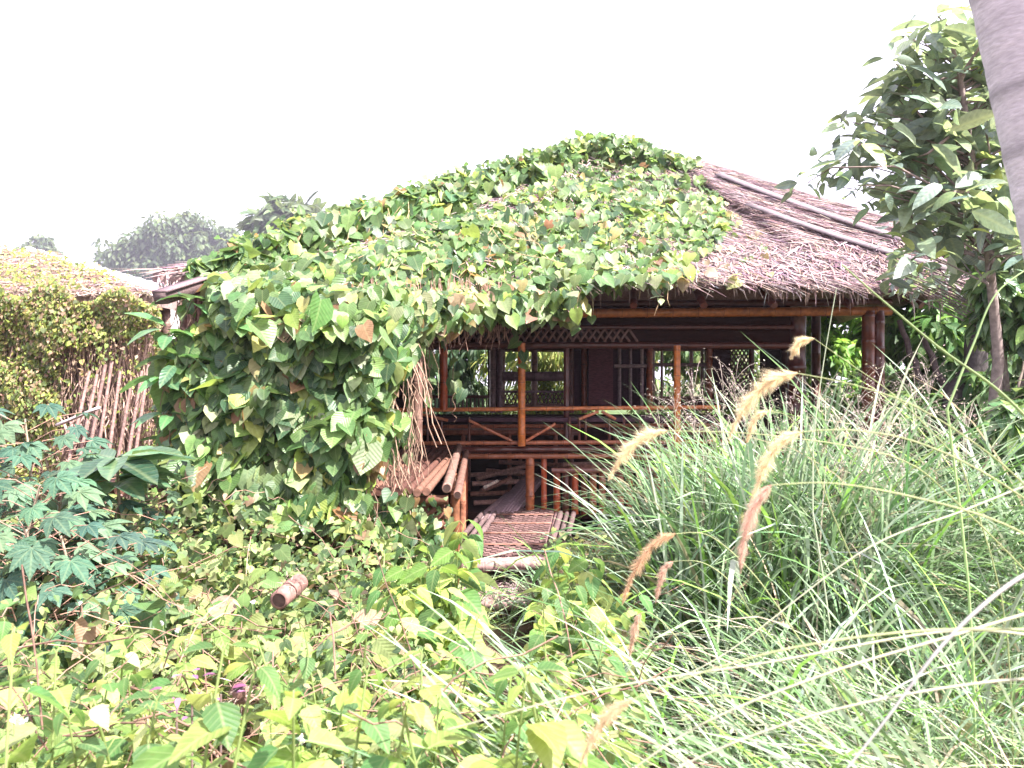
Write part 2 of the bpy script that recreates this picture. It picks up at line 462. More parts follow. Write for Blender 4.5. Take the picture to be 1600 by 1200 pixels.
grid_surface(th, rul(BL, eave[0], ridge[0], ridge[0] + (0.02, 0, 0)), 24, 12, (.30, .21, .20))
# straw strands lying on the slope
def strands(g, n, ulo, uhi, vlo, vhi, Ln, wd, lift=.02, cols=STRAW, spread=.35, dirb=(0.0, 0)):
    u = rng.uniform(ulo, uhi, n); v = rng.uniform(vlo, vhi, n)
    P = roof(u, v); P2 = roof(u + dirb[0] * .1, np.maximum(v - .04, -.2)); d = nz(P2 - P)
    side = np.tile([1.0, 0, 0], (n, 1)); ang = rng.normal(0, spread, n)
    d = nz(d * np.cos(ang)[:, None] + side * np.sin(ang)[:, None])
    nrm = np.tile(RN, (n, 1)) + rng.normal(0, .25, (n, 3)); nrm = nz(nrm)
    L = rng.uniform(*Ln, n); w = rng.uniform(*wd, n); s = nz(np.cross(d, nrm))
    A = P + nrm * lift * rng.uniform(0.3, 1.6, (n, 1)); B = A + d * L[:, None] + RN * (rng.uniform(-.02, .05, (n, 1)) * L[:, None] / .3)
    Mi = (A + B) / 2 + nrm * rng.uniform(0, .02, (n, 1))
    V = np.stack([A - s * w[:, None], A + s * w[:, None], Mi - s * w[:, None], Mi + s * w[:, None], B - s * w[:, None] * .3, B + s * w[:, None] * .3], 1)
    f = np.array([(0, 1, 3, 2), (2, 3, 5, 4)])
    FF = (f[None] + (np.arange(n) * 6)[:, None, None]).reshape(-1, 4)
    g.add(V.reshape(-1, 3), FF, np.repeat(pal(n, cols, [3, 2, 2, 1.5, 1], .3), 6, axis=0))
strands(th, 40000, .42, 1.0, 0.0, 1.0, (.2, .6), (.0025, .0065), .025, spread=.16, dirb=(.10, 0))
strands(th, 8000, .0, .5, 0.0, 1.0, (.2, .5), (.005, .012), .03)
strands(th, 6000, .4, 1.0, 0.0, .25, (.15, .4), (.004, .011), .05, spread=.45)
# ragged fringe at the eave
FRC = [(.42, .32, .31), (.26, .18, .18), (.55, .45, .43), (.18, .12, .12), (.46, .36, .30)]
def fringe(g, n, Ln, wd, droop, u0=0.0, u1=1.0):
    u = rng.uniform(u0, u1, n)
    keep = rng.random(n) < (.55 + .45 * np.sin(u * 61) * np.sin(u * 23 + 1)); u = u[keep]; n = len(u)
    P = roof(u, rng.uniform(0, .05, n)); P[:, 2] -= rng.uniform(-.03, .07, n)
    az = -np.pi / 2 + rng.normal(0, .5, n)
    blades(g, P, az, rng.uniform(*Ln, n) * (1 + .5 * np.maximum(0, np.sin(u * 90))), rng.uniform(*wd, n), rng.normal(-.9, .25, n), rng.uniform(*droop, n), pal(n, FRC, [3, 1, 4, .5, 1], .2), 3)
fringe(th, 5200, (.07, .20), (.006, .017), (.1, .7))
fringe(th, 260, (.18, .40), (.008, .022), (.5, .7), .38, .92)
roof_o = th.build("thatched_roof", M_straw, hut, smooth=False)

# boards laid down the right hip
def roofpt(px, py):
    # find the surface point seen at px,py
    return ROOFG[np.argmin((RPX - px) ** 2 + (RPY - py) ** 2)]
uu, vv = np.meshgrid(np.linspace(0, 1, 500), np.linspace(0, 1, 300))
ROOFG = roof(uu.ravel(), vv.ravel()); RPX = 800 + F * ROOFG[:, 0] / ROOFG[:, 1]; RPY = 600 - F * (ROOFG[:, 2] - ZC) / ROOFG[:, 1]
for (a, b, w) in (((1120, 283), (1492, 414), .17), ((1165, 330), (1488, 438), .15)):
    g = Geo(); p = roofpt(*a) + RN * .12; q = roofpt(*b) + RN * .12
    plank(g, p, q, w * .75, .02, (.17, .14, .15), up=RN, warp=-.04)
    g.build("hip_board", M_wood, roof_o)
g = Geo(); pts = [roof(np.array([1.0]), np.array([t]))[0] + (0, 0, .05) for t in np.linspace(.0, 1, 9)]
tube(g, pts, .035, (.22, .18, .19), 8); g.build("hip_pole", M_wood, roof_o)
for a, b in zip(((250, 466, 6.2),), ((345, 436, 6.9),)):
    g = Geo(); plank(g, AT(*a), AT(*b), .13, .10, (.10, .07, .07)); plank(g, AT(249, 456, 6.18), AT(345, 426, 6.9), .15, .02, (.17, .12, .13))
    g.build("fascia_board", M_wood, hut)

def bpart(name, segs, mat=None, parent=hut, **kw):
    g = Geo()
    for s in segs: bamboo(g, AT(*s[0]), AT(*s[1]), s[2], s[3], **kw)
    return g.build(name, mat or M_bam, parent)
YF = 10.2; YB = 14.0
# beams and posts of the front
bpart("eave_beam", [((560, 492, YF), (1392, 486, YF), .062, (.40, .14, .035))])
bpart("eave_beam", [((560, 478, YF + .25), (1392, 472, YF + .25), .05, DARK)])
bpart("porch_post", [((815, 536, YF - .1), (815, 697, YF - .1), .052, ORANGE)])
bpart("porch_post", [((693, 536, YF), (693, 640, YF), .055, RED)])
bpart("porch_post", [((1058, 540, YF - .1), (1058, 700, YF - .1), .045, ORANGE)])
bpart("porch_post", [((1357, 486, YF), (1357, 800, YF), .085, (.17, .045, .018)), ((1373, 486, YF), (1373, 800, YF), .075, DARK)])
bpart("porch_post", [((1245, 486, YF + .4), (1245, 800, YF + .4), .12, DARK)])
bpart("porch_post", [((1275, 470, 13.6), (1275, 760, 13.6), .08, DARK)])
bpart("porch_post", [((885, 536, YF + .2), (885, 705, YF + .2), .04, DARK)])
for px, r in ((724, .06), (709, .045)):
    bpart("porch_post", [((px, 714, YF - .05), (px, 815, YF - .05), r, RED)])
bpart("porch_post", [((828, 714, YF - .05), (828, 812, YF - .05), .06, (.42, .13, .05))])
bpart("porch_post", [((850, 714, YF), (850, 812, YF), .04, RED)])
# railing
rl = bpart("railing", [((600, 641, YF), (1125, 636, YF), .028, (.55, .18, .06))])
for px in (668, 690, 733, 890, 905, 915, 952, 975, 1000, 1085):
    bpart("baluster", [((px, 652, YF), (px, 694, YF), .018, DARK)], parent=rl)
for a, b in (((733, 657), (800, 689)), ((822, 689), (868, 662)), ((640, 643), (700, 657)), ((905, 655), (935, 643)), ((940, 643), (962, 655))):
    bpart("brace", [((a[0], a[1], YF - .06), (b[0], b[1], YF - .06), .020, (.46, .15, .07))], parent=rl, node=.25)
bpart("lower_rail", [((600, 693, YF), (1180, 690, YF), .03, (.40, .13, .06))])
bpart("floor_beam", [((600, 703, YF), (1395, 701, YF), .045, DARK)])
bpart("floor_beam", [((700, 713, YF - .08), (1395, 712, YF - .08), .035, (.28, .09, .04))])
bpart("rear_rail", [((640, 667, 11.5), (1130, 664, 11.5), .03, (.40, .12, .06))])
# bench / counter slab behind the rail
g = Geo(); a = AT(600, 653, YF + .15)
box(g, (AT(600, 653, 10.3)[0], 10.25, AT(0, 653, 10.3)[2] - .05), (AT(1150, 653, 10.3)[0], 11.0, AT(0, 653, 10.3)[2]), (.09, .05, .07))
g.build("counter_top", M_wood, hut)
# slatted screen under the floor beam at right of the walkway
g = Geo()
for k in range(34):
    px = 870 + k * 14.2
    bamboo(g, AT(px, 737 + random.uniform(-2, 2), YF - .02), AT(px, 803, YF - .02), .046, random.choice([RED, (.26, .08, .04), (.30, .11, .06), DARK]), node=.28)
g.build("slat_screen", M_bam, hut)
bpart("screen_rail", [((862, 735, YF - .1), (1355, 733, YF - .1), .035, (.24, .10, .08))])
# lower back wall, near-black panels added so nothing bright shows under the floor
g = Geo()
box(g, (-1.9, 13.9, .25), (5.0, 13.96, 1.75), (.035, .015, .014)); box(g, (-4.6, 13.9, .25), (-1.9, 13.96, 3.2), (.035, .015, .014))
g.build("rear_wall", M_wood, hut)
# rear wall with windows
zt = lambda py, Y=YB: AT(0, py, Y)[2]
xt = lambda px, Y=YB: AT(px, 0, Y)[0]
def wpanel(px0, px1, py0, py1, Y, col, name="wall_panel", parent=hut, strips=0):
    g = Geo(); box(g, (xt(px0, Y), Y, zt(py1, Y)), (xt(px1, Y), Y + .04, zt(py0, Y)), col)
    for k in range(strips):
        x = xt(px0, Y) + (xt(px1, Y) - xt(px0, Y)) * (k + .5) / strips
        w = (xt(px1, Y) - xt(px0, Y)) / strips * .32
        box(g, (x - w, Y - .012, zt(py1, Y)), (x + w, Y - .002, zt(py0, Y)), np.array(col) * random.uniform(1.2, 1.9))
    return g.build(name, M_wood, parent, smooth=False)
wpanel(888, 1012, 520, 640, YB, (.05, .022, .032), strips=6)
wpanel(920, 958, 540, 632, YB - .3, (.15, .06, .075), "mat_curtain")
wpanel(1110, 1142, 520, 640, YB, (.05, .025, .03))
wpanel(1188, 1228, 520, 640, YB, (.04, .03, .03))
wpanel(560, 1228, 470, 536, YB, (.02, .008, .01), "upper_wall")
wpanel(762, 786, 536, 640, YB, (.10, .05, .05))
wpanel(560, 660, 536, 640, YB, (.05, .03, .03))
for px, r, c in ((770, .06, (.20, .12, .12)), (781, .05, (.14, .08, .09)), (913, .055, (.30, .08, .04)), (1015, .06, (.38, .10, .04)), (1108, .06, (.36, .10, .04)), (1174, .05, DARK), (1228, .09, DARK), (892, .06, DARK)):
    bpart("wall_post", [((px, 528, YB - .12), (px, 645, YB - .12), r, c)])
for px in (968, 985, 1003):
    bpart("curtain_pole", [((px, 545, YB - .2), (px, 640, YB - .2), .03, (.34, .24, .26))])
bpart("curtain_rod", [((960, 572, YB - .26), (1010, 572, YB - .26), .035, (.36, .26, .27))])
bpart("wall_plate", [((560, 541, YB - .1), (1240, 541, YB - .1), .07, DARK)])
bpart("tie_beam", [((600, 500, YB - .05), (1240, 505, YB - .05), .07, DARK)])
def window(px0, px1, py0, py1, vs, hs, lattice=False, col=(.20, .10, .08)):
    e = bpart("window", [((px0, py0, YB), (px1, py0, YB), .035, col), ((px0, py1, YB), (px1, py1, YB), .035, col), ((px0, py0, YB), (px0, py1, YB), .04, col), ((px1, py0, YB), (px1, py1, YB), .04, col)])
    for v, r in vs: bpart("mullion", [((v, py0, YB), (v, py1, YB), r, col)], parent=e)
    for h, r in hs: bpart("glazing_bar", [((px0, h, YB - .04), (px1, h, YB - .04), r, (.18, .11, .13))], parent=e)
    return e
w1 = window(786, 886, 547, 634, [(835, .06)], [(588, .09), (612, .025)])
g = Geo()
for k in range(16):
    x = 786 + k * 6.4
    for s in (-1, 1):
        bamboo(g, AT(x, 614, YB), AT(x + s * 9, 632, YB), .014, DARK, sides=6)
g.build("lattice", M_bam, w1)
w2 = window(1020, 1104, 546, 622, [(1034, .025), (1080, .035), (1097, .03)], [(570, .035)], col=(.22, .10, .08))
wpanel(1016, 1108, 622, 642, YB, (.09, .04, .04))
# lattice panel, holes backlit
g = Geo()
for k in range(-10, 14):
    for s in (-1, 1):
        xa = 1140 + k * 6.5
        p = np.array([xa, 536.0]); q = np.array([xa + s * 64, 640.0])
        # clip to the panel
        ts = np.linspace(0, 1, 40); xs = p[0] + (q[0] - p[0]) * ts; ok = (xs > 1140) & (xs < 1176)
        if ok.sum() > 3:
            t0, t1 = ts[ok][0], ts[ok][-1]; a_ = p + (q - p) * t0; b_ = p + (q - p) * t1
            plank(g, AT(a_[0], a_[1], YB + .03 * s), AT(b_[0], b_[1], YB + .03 * s), .03, .012, (.10, .05, .04), up=(0, 1, 0))
g.build("lattice_panel", M_bam, hut)
# diamond lattice frieze
g = Geo()
for k in range(30):
    x = 620 + k * 12.5
    for s in (-1, 1):
        plank(g, AT(x, 514, YF + .06 + .02 * s), AT(x + s * 14, 534, YF + .06 + .02 * s), .032, .012, (.12, .06, .05), up=(0, 1, 0))
g.build("lattice_frieze", M_bam, hut)
wpanel(560, 1235, 478, 538, YF + .2, (.022, .006, .004), "eave_shade_panel", strips=0)  # dark panel added to stand for the shade under the eave; blocks high light
bpart("frieze_rail", [((560, 539, YF + .1), (1240, 540, YF + .1), .045, DARK)])
bpart("frieze_rail", [((560, 512, YF + .1), (1240, 511, YF + .1), .03, DARK)])
# low railing at the open left rear
g = Geo()
for k in range(18): bamboo(g, AT(655 + k * 6.2, 622, 13.8), AT(655 + k * 6.2, 640, 13.8), .016, DARK, sides=6)
bamboo(g, AT(650, 620, 13.8), AT(765, 620, 13.8), .03, DARK)
g.build("rear_railing", M_bam, hut)
# inner floor
g = Geo(); box(g, (-1.5, 10.5, .45), (5.2, 13.85, .55), (.05, .025, .022)); g.build("inner_floor", M_wood, hut, smooth=False)
# low benches inside
for (a, b, Y, c) in ((640, 880, 12.2, (.28, .08, .04)), (640, 905, 12.6, (.22, .09, .07)), (950, 1130, 12.3, (.26, .08, .05))):
    g = Geo(); z = AT(0, 676, Y)[2]
    for k in range(5): bamboo(g, (xt(a, Y), Y + k * .1, z), (xt(b, Y), Y + k * .1, z), .045, c)
    for px in np.linspace(a + 12, b - 12, 4): bamboo(g, (xt(px, Y), Y, .55), (xt(px, Y), Y, z), .035, c)
    g.build("bench", M_bam, hut)
# left wing: raised platform
Zp = AT(0, 752, 6.9)[2]
g = Geo()
n = 40
for k in range(n):
    x = -3.6 + k * (2.98 / n)
    bamboo(g, (x + random.uniform(-.01, .01), 6.25 + random.uniform(-.06, .06), Zp + random.uniform(-.006, .006)), (x + random.uniform(-.02, .02), 10.1, Zp), .033, random.choice([(.14, .065, .045), (.11, .05, .038), (.08, .035, .027), (.17, .085, .06)]), node=.5)  # slat browns darkened to stand for the shade over the platform
g.build("platform_slats", M_oldbam, hut)
def hollow(g, p0, p1, r, col, sides=16):
    p0 = np.asarray(p0, float); p1 = np.asarray(p1, float)
    a0 = p0 + nz(p1 - p0) * r * 2.25
    bamboo(g, a0, p1, r, col, sides)
    tube(g, [p0 + nz(p1 - p0) * r * 2, p0, p0 - nz(p1 - p0) * .001], [r * .99, r * 1.0, r * .74], np.array(col) * 1.1, sides, cap=False)
    d0 = nz(p1 - p0) * r * 2.2
    tube(g, [p0, p0 + d0], [r * .74, r * .70], np.array(col) * .22, sides, cap=True)  # bore coloured much darker than the pole, as shade inside the opening
g = Geo()
hollow(g, (-.535, 6.3, Zp + .02), (-.70, 10.1, Zp + .05), .042, (.18, .105, .085)); hollow(g, (-.45, 6.33, Zp - .04), (-.60, 10.1, Zp - .02), .036, (.17, .09, .07))
g.build("platform_edge_pole", M_oldbam, hut)
bpart("platform_bearer", [((560, 783, 6.35), (700, 781, 6.35), .04, (.12, .05, .03))], M_oldbam)
for px in (712, 560, 420):
    bpart("platform_post", [((px, 772, 6.4), (px, 960, 6.4), .035, (.17, .065, .03))], M_oldbam)
for y in (8.0, 9.2):
    g = Geo(); bamboo(g, (-.6, y, .2), (-.6, y, Zp - .06), .05, (.3, .12, .07)); g.build("platform_post", M_oldbam, hut)
g = Geo()
for k in range(-8, 22):
    for s in (-1, 1):
        p = np.array([400.0 + k * 18, 787]); q = p + (s * 110, 105); xs = np.linspace(p[0], q[0], 40); ys = np.linspace(p[1], q[1], 40)
        ok = (xs > 425) & (xs < 700)
        if ok.sum() > 4:
            i0, i1 = np.where(ok)[0][[0, -1]]
            plank(g, AT(xs[i0], ys[i0], 6.4 + .015 * s), AT(xs[i1], ys[i1], 6.4 + .015 * s), .04, .012, (.12, .05, .035), up=(0, 1, 0))
g.build("platform_lattice", M_oldbam, hut)
# wing wall of split bamboo behind the vines
g = Geo()
for k in range(38):
    x = -3.3 + k * .052
    bamboo(g, (x, 7.75, .3), (x, 7.75, 3.35), .034, (.16, .09, .07), sides=6, node=.5)
for k in range(56):
    bamboo(g, (-3.32, 7.8 + k * .11, .3), (-3.32, 7.8 + k * .11, 3.35), .056, (.12, .07, .055), sides=6, node=.5)
g.build("wing_wall", M_oldbam, hut)
for px in (652, 560, 330):
    bpart("wing_post", [((px, 452, 7.3), (px, 690, 7.3), .05, (.16, .09, .07))], M_oldbam)
# rafters
for i, px in enumerate((700, 790, 880, 990, 1100, 1210, 1330, 1440)):
    g = Geo(); a_ = AT(px, 462, 9.2) - (0, 0, .12); k = (px - 700) / 740
    b_ = np.array([1.2 + 1.7 * k, 12.9, 5.85]); bamboo(g, a_, b_, .045, DARK); g.build("rafter", M_bam, hut)

# ================================================================= walkway and steps
Zw = .60
wk = empty("bamboo_walkway", (-.0, 8.8, .25), "narrow bamboo walkway covered with woven matting, leading to the dark doorway of the hut", "walkway")
g = Geo()
c0, c1 = AT(790, 880, 7.35)[0], AT(825, 800, 10.2)[0]
def wx(y): return c0 + (c1 - c0) * (y - 7.35) / 2.85
# woven mat: alternating strips
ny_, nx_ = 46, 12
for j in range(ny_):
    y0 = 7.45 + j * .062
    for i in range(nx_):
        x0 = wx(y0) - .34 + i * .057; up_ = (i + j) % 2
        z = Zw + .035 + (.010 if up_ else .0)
        col = np.array([.17, .10, .095]) * random.uniform(.7, 1.2)  # mat colour darkened to stand for the shade on the walkway
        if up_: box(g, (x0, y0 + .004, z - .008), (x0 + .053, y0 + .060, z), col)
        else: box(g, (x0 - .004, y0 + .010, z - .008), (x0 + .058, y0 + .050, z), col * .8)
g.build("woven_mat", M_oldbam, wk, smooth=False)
g = Geo()
for k in range(13):
    x = -.40 + k * .066
    bamboo(g, (c0 + x, 7.4, Zw - .01), (c1 + x, 10.3, Zw - .01), .03, (.18, .11, .11))
g.build("floor_poles", M_oldbam, wk)
for s in (-1, 1):
    for k, r in ((0, .045), (1, .035), (2, .04)):
        g = Geo(); hollow(g, (c0 + s * (.40 + k * .085), 7.38 + .1 * k, Zw + .03), (c1 + s * (.42 + k * .085), 10.0, Zw + .02), r * .8, (.12, .08, .08)); g.build("side_pole", M_oldbam, wk)
for j in range(4):
    g = Geo(); y = 7.9 + j * .6; plank(g, (wx(y) - .36, y, Zw + .052), (wx(y) + .36, y, Zw + .052), .04, .012, (.26, .13, .10))
    g.build("mat_batten", M_oldbam, wk)
for s in (-1, 1):
    g = Geo(); bamboo(g, (c0 + s * .4, 7.45, .1), (c0 + s * .4, 7.45, Zw), .05, (.3, .2, .18)); g.build("walkway_post", M_oldbam, wk)
st = empty("bamboo_steps", (c0, 7.0, .2), "two pinkish weathered bamboo steps in front of the woven walkway", "steps")
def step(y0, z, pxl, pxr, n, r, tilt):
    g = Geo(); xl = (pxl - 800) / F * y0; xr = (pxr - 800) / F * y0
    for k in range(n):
        hollow(g, (xl + random.uniform(-.04, .03), y0 + k * r * 1.9, z - tilt), (xr + random.uniform(-.04, .05), y0 + k * r * 1.9, z + tilt), r * (1 if k == 0 else .8), np.array([.31, .20, .19]) * random.uniform(.8, 1.1))  # steps kept lighter than the mat, as if sunlit beside its shade
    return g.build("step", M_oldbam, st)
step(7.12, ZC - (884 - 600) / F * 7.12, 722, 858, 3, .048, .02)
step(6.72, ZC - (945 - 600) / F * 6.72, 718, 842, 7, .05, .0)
for x in (-.42, .30):
    for y, z in ((6.8, ZC - 360 / F * 6.8 + .02), (7.2, ZC - 290 / F * 7.2)):
        g = Geo(); bamboo(g, (x, y, .05), (x, y, z), .045, (.3, .2, .18)); g.build("step_post", M_oldbam, st)
g = Geo(); n = 260
P = np.stack([rng.uniform(-.45, .25, n), rng.uniform(6.75, 7.25, n), np.full(n, ZC - 342 / F * 6.8 + .09)], 1)
blades(g, P, rng.uniform(0, 6.3, n), rng.uniform(.06, .2, n), rng.uniform(.003, .008, n), rng.uniform(-.1, .3, n), rng.uniform(0, .3, n), pal(n, STRAW, [3, 1, 4, .5, 1], .2), 3)
tag(g.build("straw_litter", M_straw), "dry straw litter scattered over the lower bamboo step", "straw litter", kind='stuff')

# planks in the doorway
def thing_mesh(g, name, mat, label, cat, group=None, kind=None, smooth=True):
    o = g.build(name, mat, None, smooth)
    return tag(o, label, cat, group, kind)
g = Geo(); plank(g, AT(776, 818, 9.6), AT(838, 742, 11.8), .30, .03, (.34, .24, .27), up=(.25, -.3, 1))
for k in range(-3, 4): plank(g, AT(776 + k * 5, 817, 9.58), AT(838 + k * 5, 741, 11.78), .035, .028, np.array([.36, .25, .28]) * random.uniform(.8, 1.2), up=(.25, -.3, 1))
thing_mesh(g, "loose_plank", M_wood, "wide greyish slatted plank sloping up through the doorway from the end of the mat", "plank")
g = Geo(); plank(g, AT(750, 812, 9.7), AT(800, 770, 11.0), .12, .03, (.38, .26, .28), up=(.2, -.3, 1)); thing_mesh(g, "loose_plank", M_wood, "narrower plank lying left of the wide sloping plank in the doorway", "plank")
debris = [((735, 742, 11.5), (825, 738, 11.7)), ((738, 756, 11.2), (818, 752, 11.4)), ((735, 772, 10.9), (800, 770, 11.0)), ((740, 786, 10.7), (790, 783, 10.8)), ((745, 748, 11.4), (822, 728, 11.9)), ((752, 767, 11.0), (798, 748, 11.4)), ((760, 735, 11.8), (850, 745, 11.6)), ((780, 722, 12.2), (905, 728, 12.0)), ((880, 726, 11.2), (990, 724, 11.3)), ((890, 733, 11.0), (1010, 716, 11.4)), ((756, 762, 10.5), (778, 751, 10.6))]
for i, (a, b) in enumerate(debris):
    g = Geo(); last = i == len(debris) - 1
    bamboo(g, AT(*a), AT(*b), .022 if last else .035, (.75, .6, .5) if last else random.choice([(.34, .16, .12), (.40, .22, .18), (.24, .11, .08)]))
    thing_mesh(g, "fallen_bamboo_pole", M_oldbam, "short pale split bamboo stick in the doorway debris" if last else ["lowest but three of the fallen poles left of the wide plank", "fallen pole second of the four level ones left of the wide plank", "fallen pole third of the four level ones left of the wide plank", "lowest fallen pole left of the wide plank", "upper slanting fallen pole crossing the level ones in the doorway", "lower slanting fallen pole crossing the level ones in the doorway", "fallen pole lying behind the head of the wide plank", "farthest long fallen pole just under the floor beam", "level fallen pole behind the slat screen", "tilted fallen pole behind the slat screen"][i], "bamboo pole", None if last else "fallen bamboo poles inside the hut")

# ================================================================= climbing vine
vine = empty("climbing_vine", (-1.9, 6.8, .45), "heart-leaved climbing vine smothering the left half of the hut roof down to the ground", "vine")
VG = [(.075, .15, .05), (.11, .195, .07), (.04, .09, .04), (.16, .26, .07), (.28, .38, .09), (.23, .29, .15), (.42, .36, .14), (.28, .15, .08)]
VW = [5, 5, 3.5, 2.5, 1.4, 4, .5, .45]
polyA = [(330, 445), (310, 418), (400, 380), (500, 341), (640, 302), (700, 280), (800, 258), (870, 236), (935, 225), (1000, 230), (1080, 256), (1120, 295), (1140, 350), (1110, 385), (1060, 432), (920, 442), (900, 465), (800, 480), (760, 490), (700, 480), (640, 515), (480, 520), (345, 500)]
polyB = [(345, 460), (640, 490), (655, 540), (620, 590), (600, 630), (640, 660), (600, 690), (580, 740), (560, 815), (420, 815), (300, 800), (250, 720), (262, 640), (252, 560), (320, 500)]
def curtain_depth(px, py):
    return np.interp(px, [240, 300, 560, 650, 750, 900, 950], [7.15, 6.8, 6.7, 7.1, 8.3, 8.95, 9.05]) - np.where(px < 640, .5, .1) * np.clip((py - 430) / 110, 0, 1) - np.where(px < 640, .25, .1) * np.clip((py - 540) / 220, 0, 1)
def surf_depth(px, py):
    out = np.zeros(len(px))
    for s in range(0, len(px), 400):
        a = slice(s, s + 400); d = (RPX[None, ::3] - px[a, None]) ** 2 + (RPY[None, ::3] - py[a, None]) ** 2
        k = d.argmin(1); out[a] = np.where(d.min(1) < 60 ** 2, ROOFG[::3][k, 1], np.nan)
    return out
foli = Geo()
def vine_leaves(n, poly, roofy, size=(.10, .20), back=.35, cols=VG, w=VW, bump=.3):
    px, py = sample_poly(n, poly)
    n = len(px)
    ey = np.interp(px, [240, 420, 600, 740, 900, 1200], [428, 440, 452, 456, 452, 455])
    if roofy:
        D = surf_depth(px, np.minimum(py, ey)); D = np.where(np.isnan(D), 13, D); D = np.where(py > ey, np.minimum(D, curtain_depth(px, py)), D)
        offn = rng.exponential(.10, n) + .02 + bump * (.5 + .5 * wob(px / 60, py / 45, 1.0, 3)) * .7
        P = ATv(px, py, D - offn * .9)
        nrm = np.tile([.0, -.75, .62], (n, 1)) + rng.normal(0, .38, (n, 3))
    else:
        D = curtain_depth(px, py)
        off = rng.exponential(back * .5, n)
        P = ATv(px, py, D + off - bump * (.5 + .5 * wob(px / 55, py / 50, 1.0, 5)))
        nrm = np.tile([.05, -.8, .5], (n, 1)) + rng.normal(0, .42, (n, 3))
    tip = np.tile([0, -.25, -1.0], (n, 1)) + rng.normal(0, .33, (n, 3))
    put(foli, T_heart, P, nrm, tip, rng.uniform(*size, n) * (1 + .25 * (rng.random(n) > .85)), pal(n, cols, w, .2))
vine_leaves(6600, polyA, True, (.10, .21))
vine_leaves(2400, polyA, True, (.08, .15), cols=[(.26, .38, .09), (.2, .3, .1), (.12, .2, .08)], w=[1, 1, 1])
vine_leaves(3000, polyB, False, (.09, .205), back=.6)
vine_leaves(1500, polyB, False, (.07, .14), back=1.0)
vine_leaves(130, [(600, 760), (700, 770), (700, 860), (600, 860)], False, (.06, .13), bump=.1, back=.2)
vine_leaves(1500, [(310, 412), (400, 374), (500, 336), (640, 298), (760, 262), (740, 340), (560, 410), (420, 445), (330, 445)], True, (.10, .2))
vine_leaves(900, [(760, 250), (900, 225), (940, 300), (880, 420), (760, 420)], True, (.10, .2))
n_ = 190; qx = rng.uniform(585, 705, n_); qy = 775 + rng.beta(1.2, 1.2, n_) * 110
put(foli, T_heart, ATv(qx, qy, rng.uniform(6.15, 6.34, n_)), np.tile([0, -.8, .4], (n_, 1)) + rng.normal(0, .4, (n_, 3)), np.tile([0, -.2, -1.0], (n_, 1)) + rng.normal(0, .4, (n_, 3)), rng.uniform(.05, .12, n_) * np.where(qx < 640, 1.2, .8), pal(n_, VG, VW, .2))
for bx, by, br_, nn_ in ((730, 462, 42, 150), (450, 500, 26, 50), (905, 340, 24, 40), (1030, 420, 26, 40), (580, 720, 22, 24)):
    vine_leaves(nn_, [(bx - br_, by), (bx, by - br_ * .6), (bx + br_, by), (bx, by + br_ * .7)], by < 480, (.06, .13), cols=[(.30, .19, .12), (.42, .34, .18), (.22, .13, .09), (.35, .33, .16)], w=[3, 2, 2, 1], bump=.45, back=.1)
# thinning right edge on the straw
vine_leaves(260, [(1060, 300), (1110, 280), (1170, 340), (1210, 400), (1210, 435), (1050, 440), (1080, 380)], True, (.06, .16), cols=[(.35, .36, .16), (.16, .24, .08), (.42, .33, .18), (.2, .15, .1)], w=[2, 2, 1.4, 1], bump=.05)
vine_leaves(420, [(640, 470), (905, 450), (900, 490), (840, 500), (760, 495), (660, 520)], True, (.09, .18), cols=VG + [(.33, .2, .13)], w=VW + [3])
# mound on the peak, seen against the sky
px = rng.uniform(875, 1090, 600); py = rng.uniform(0, 1, 600)
top = np.interp(px, [870, 935, 1000, 1090], [222, 205, 215, 255]); py = top + (262 - top) * py
put(foli, T_heart, ATv(px, py, rng.uniform(12.2, 12.9, 600)), np.tile([0, -.6, .6], (600, 1)) + rng.normal(0, .5, (600, 3)), np.tile([0, 0, -1.0], (600, 1)) + rng.normal(0, .5, (600, 3)), rng.uniform(.09, .18, 600), pal(600, VG, VW, .2))
# silhouette bumps along the left shoulder
px = rng.uniform(300, 900, 900); top = np.interp(px, [240, 300, 400, 500, 640, 700, 800, 900], [450, 412, 372, 334, 298, 274, 250, 222]) + 7 * np.sin(px / 13) + 5 * np.sin(px / 5.3)
py = top + rng.uniform(0, 34, 900); D = surf_depth(px, top + 45); D = np.where(np.isnan(D), 10, D)
put(foli, T_heart, ATv(px, py, D - .1), np.tile([0, -.6, .6], (900, 1)) + rng.normal(0, .45, (900, 3)), np.tile([0, 0, -1.0], (900, 1)) + rng.normal(0, .4, (900, 3)), rng.uniform(.08, .19, 900), pal(900, VG, VW, .2))
# hanging strands
stems = Geo(); BR_ = (.30, .19, .14)
def hang(pts, Y, leaves=True, dens=14, sz=(.11, .17)):
    P = np.array([AT(a, b, Y) for a, b in pts]); t = np.linspace(0, 1, len(P)); tt = np.linspace(0, 1, 24)
    Q = np.stack([np.interp(tt, t, P[:, i]) for i in range(3)], 1)
    Q += .02 * np.stack([np.sin(tt * 17), np.cos(tt * 13), 0 * tt], 1)
    tube(stems, Q, .0035, np.array(BR_) * .8, 5)
    if leaves:
        L = np.linalg.norm(P[-1] - P[0]); n = max(3, int(L * dens)); k = rng.uniform(0, 1, n)
        X = np.stack([np.interp(k, tt, Q[:, i]) for i in range(3)], 1) + rng.normal(0, .05, (n, 3))
        put(foli, T_heart, X, np.tile([0, -.9, .4], (n, 1)) + rng.normal(0, .35, (n, 3)), np.tile([0, -.1, -1.0], (n, 1)) + rng.normal(0, .35, (n, 3)), rng.uniform(*sz, n), pal(n, VG, VW, .18))
hang([(690, 500), (700, 530), (712, 600), (712, 612)], 8.2); hang([(712, 600), (708, 640), (712, 660)], 8.2, False)
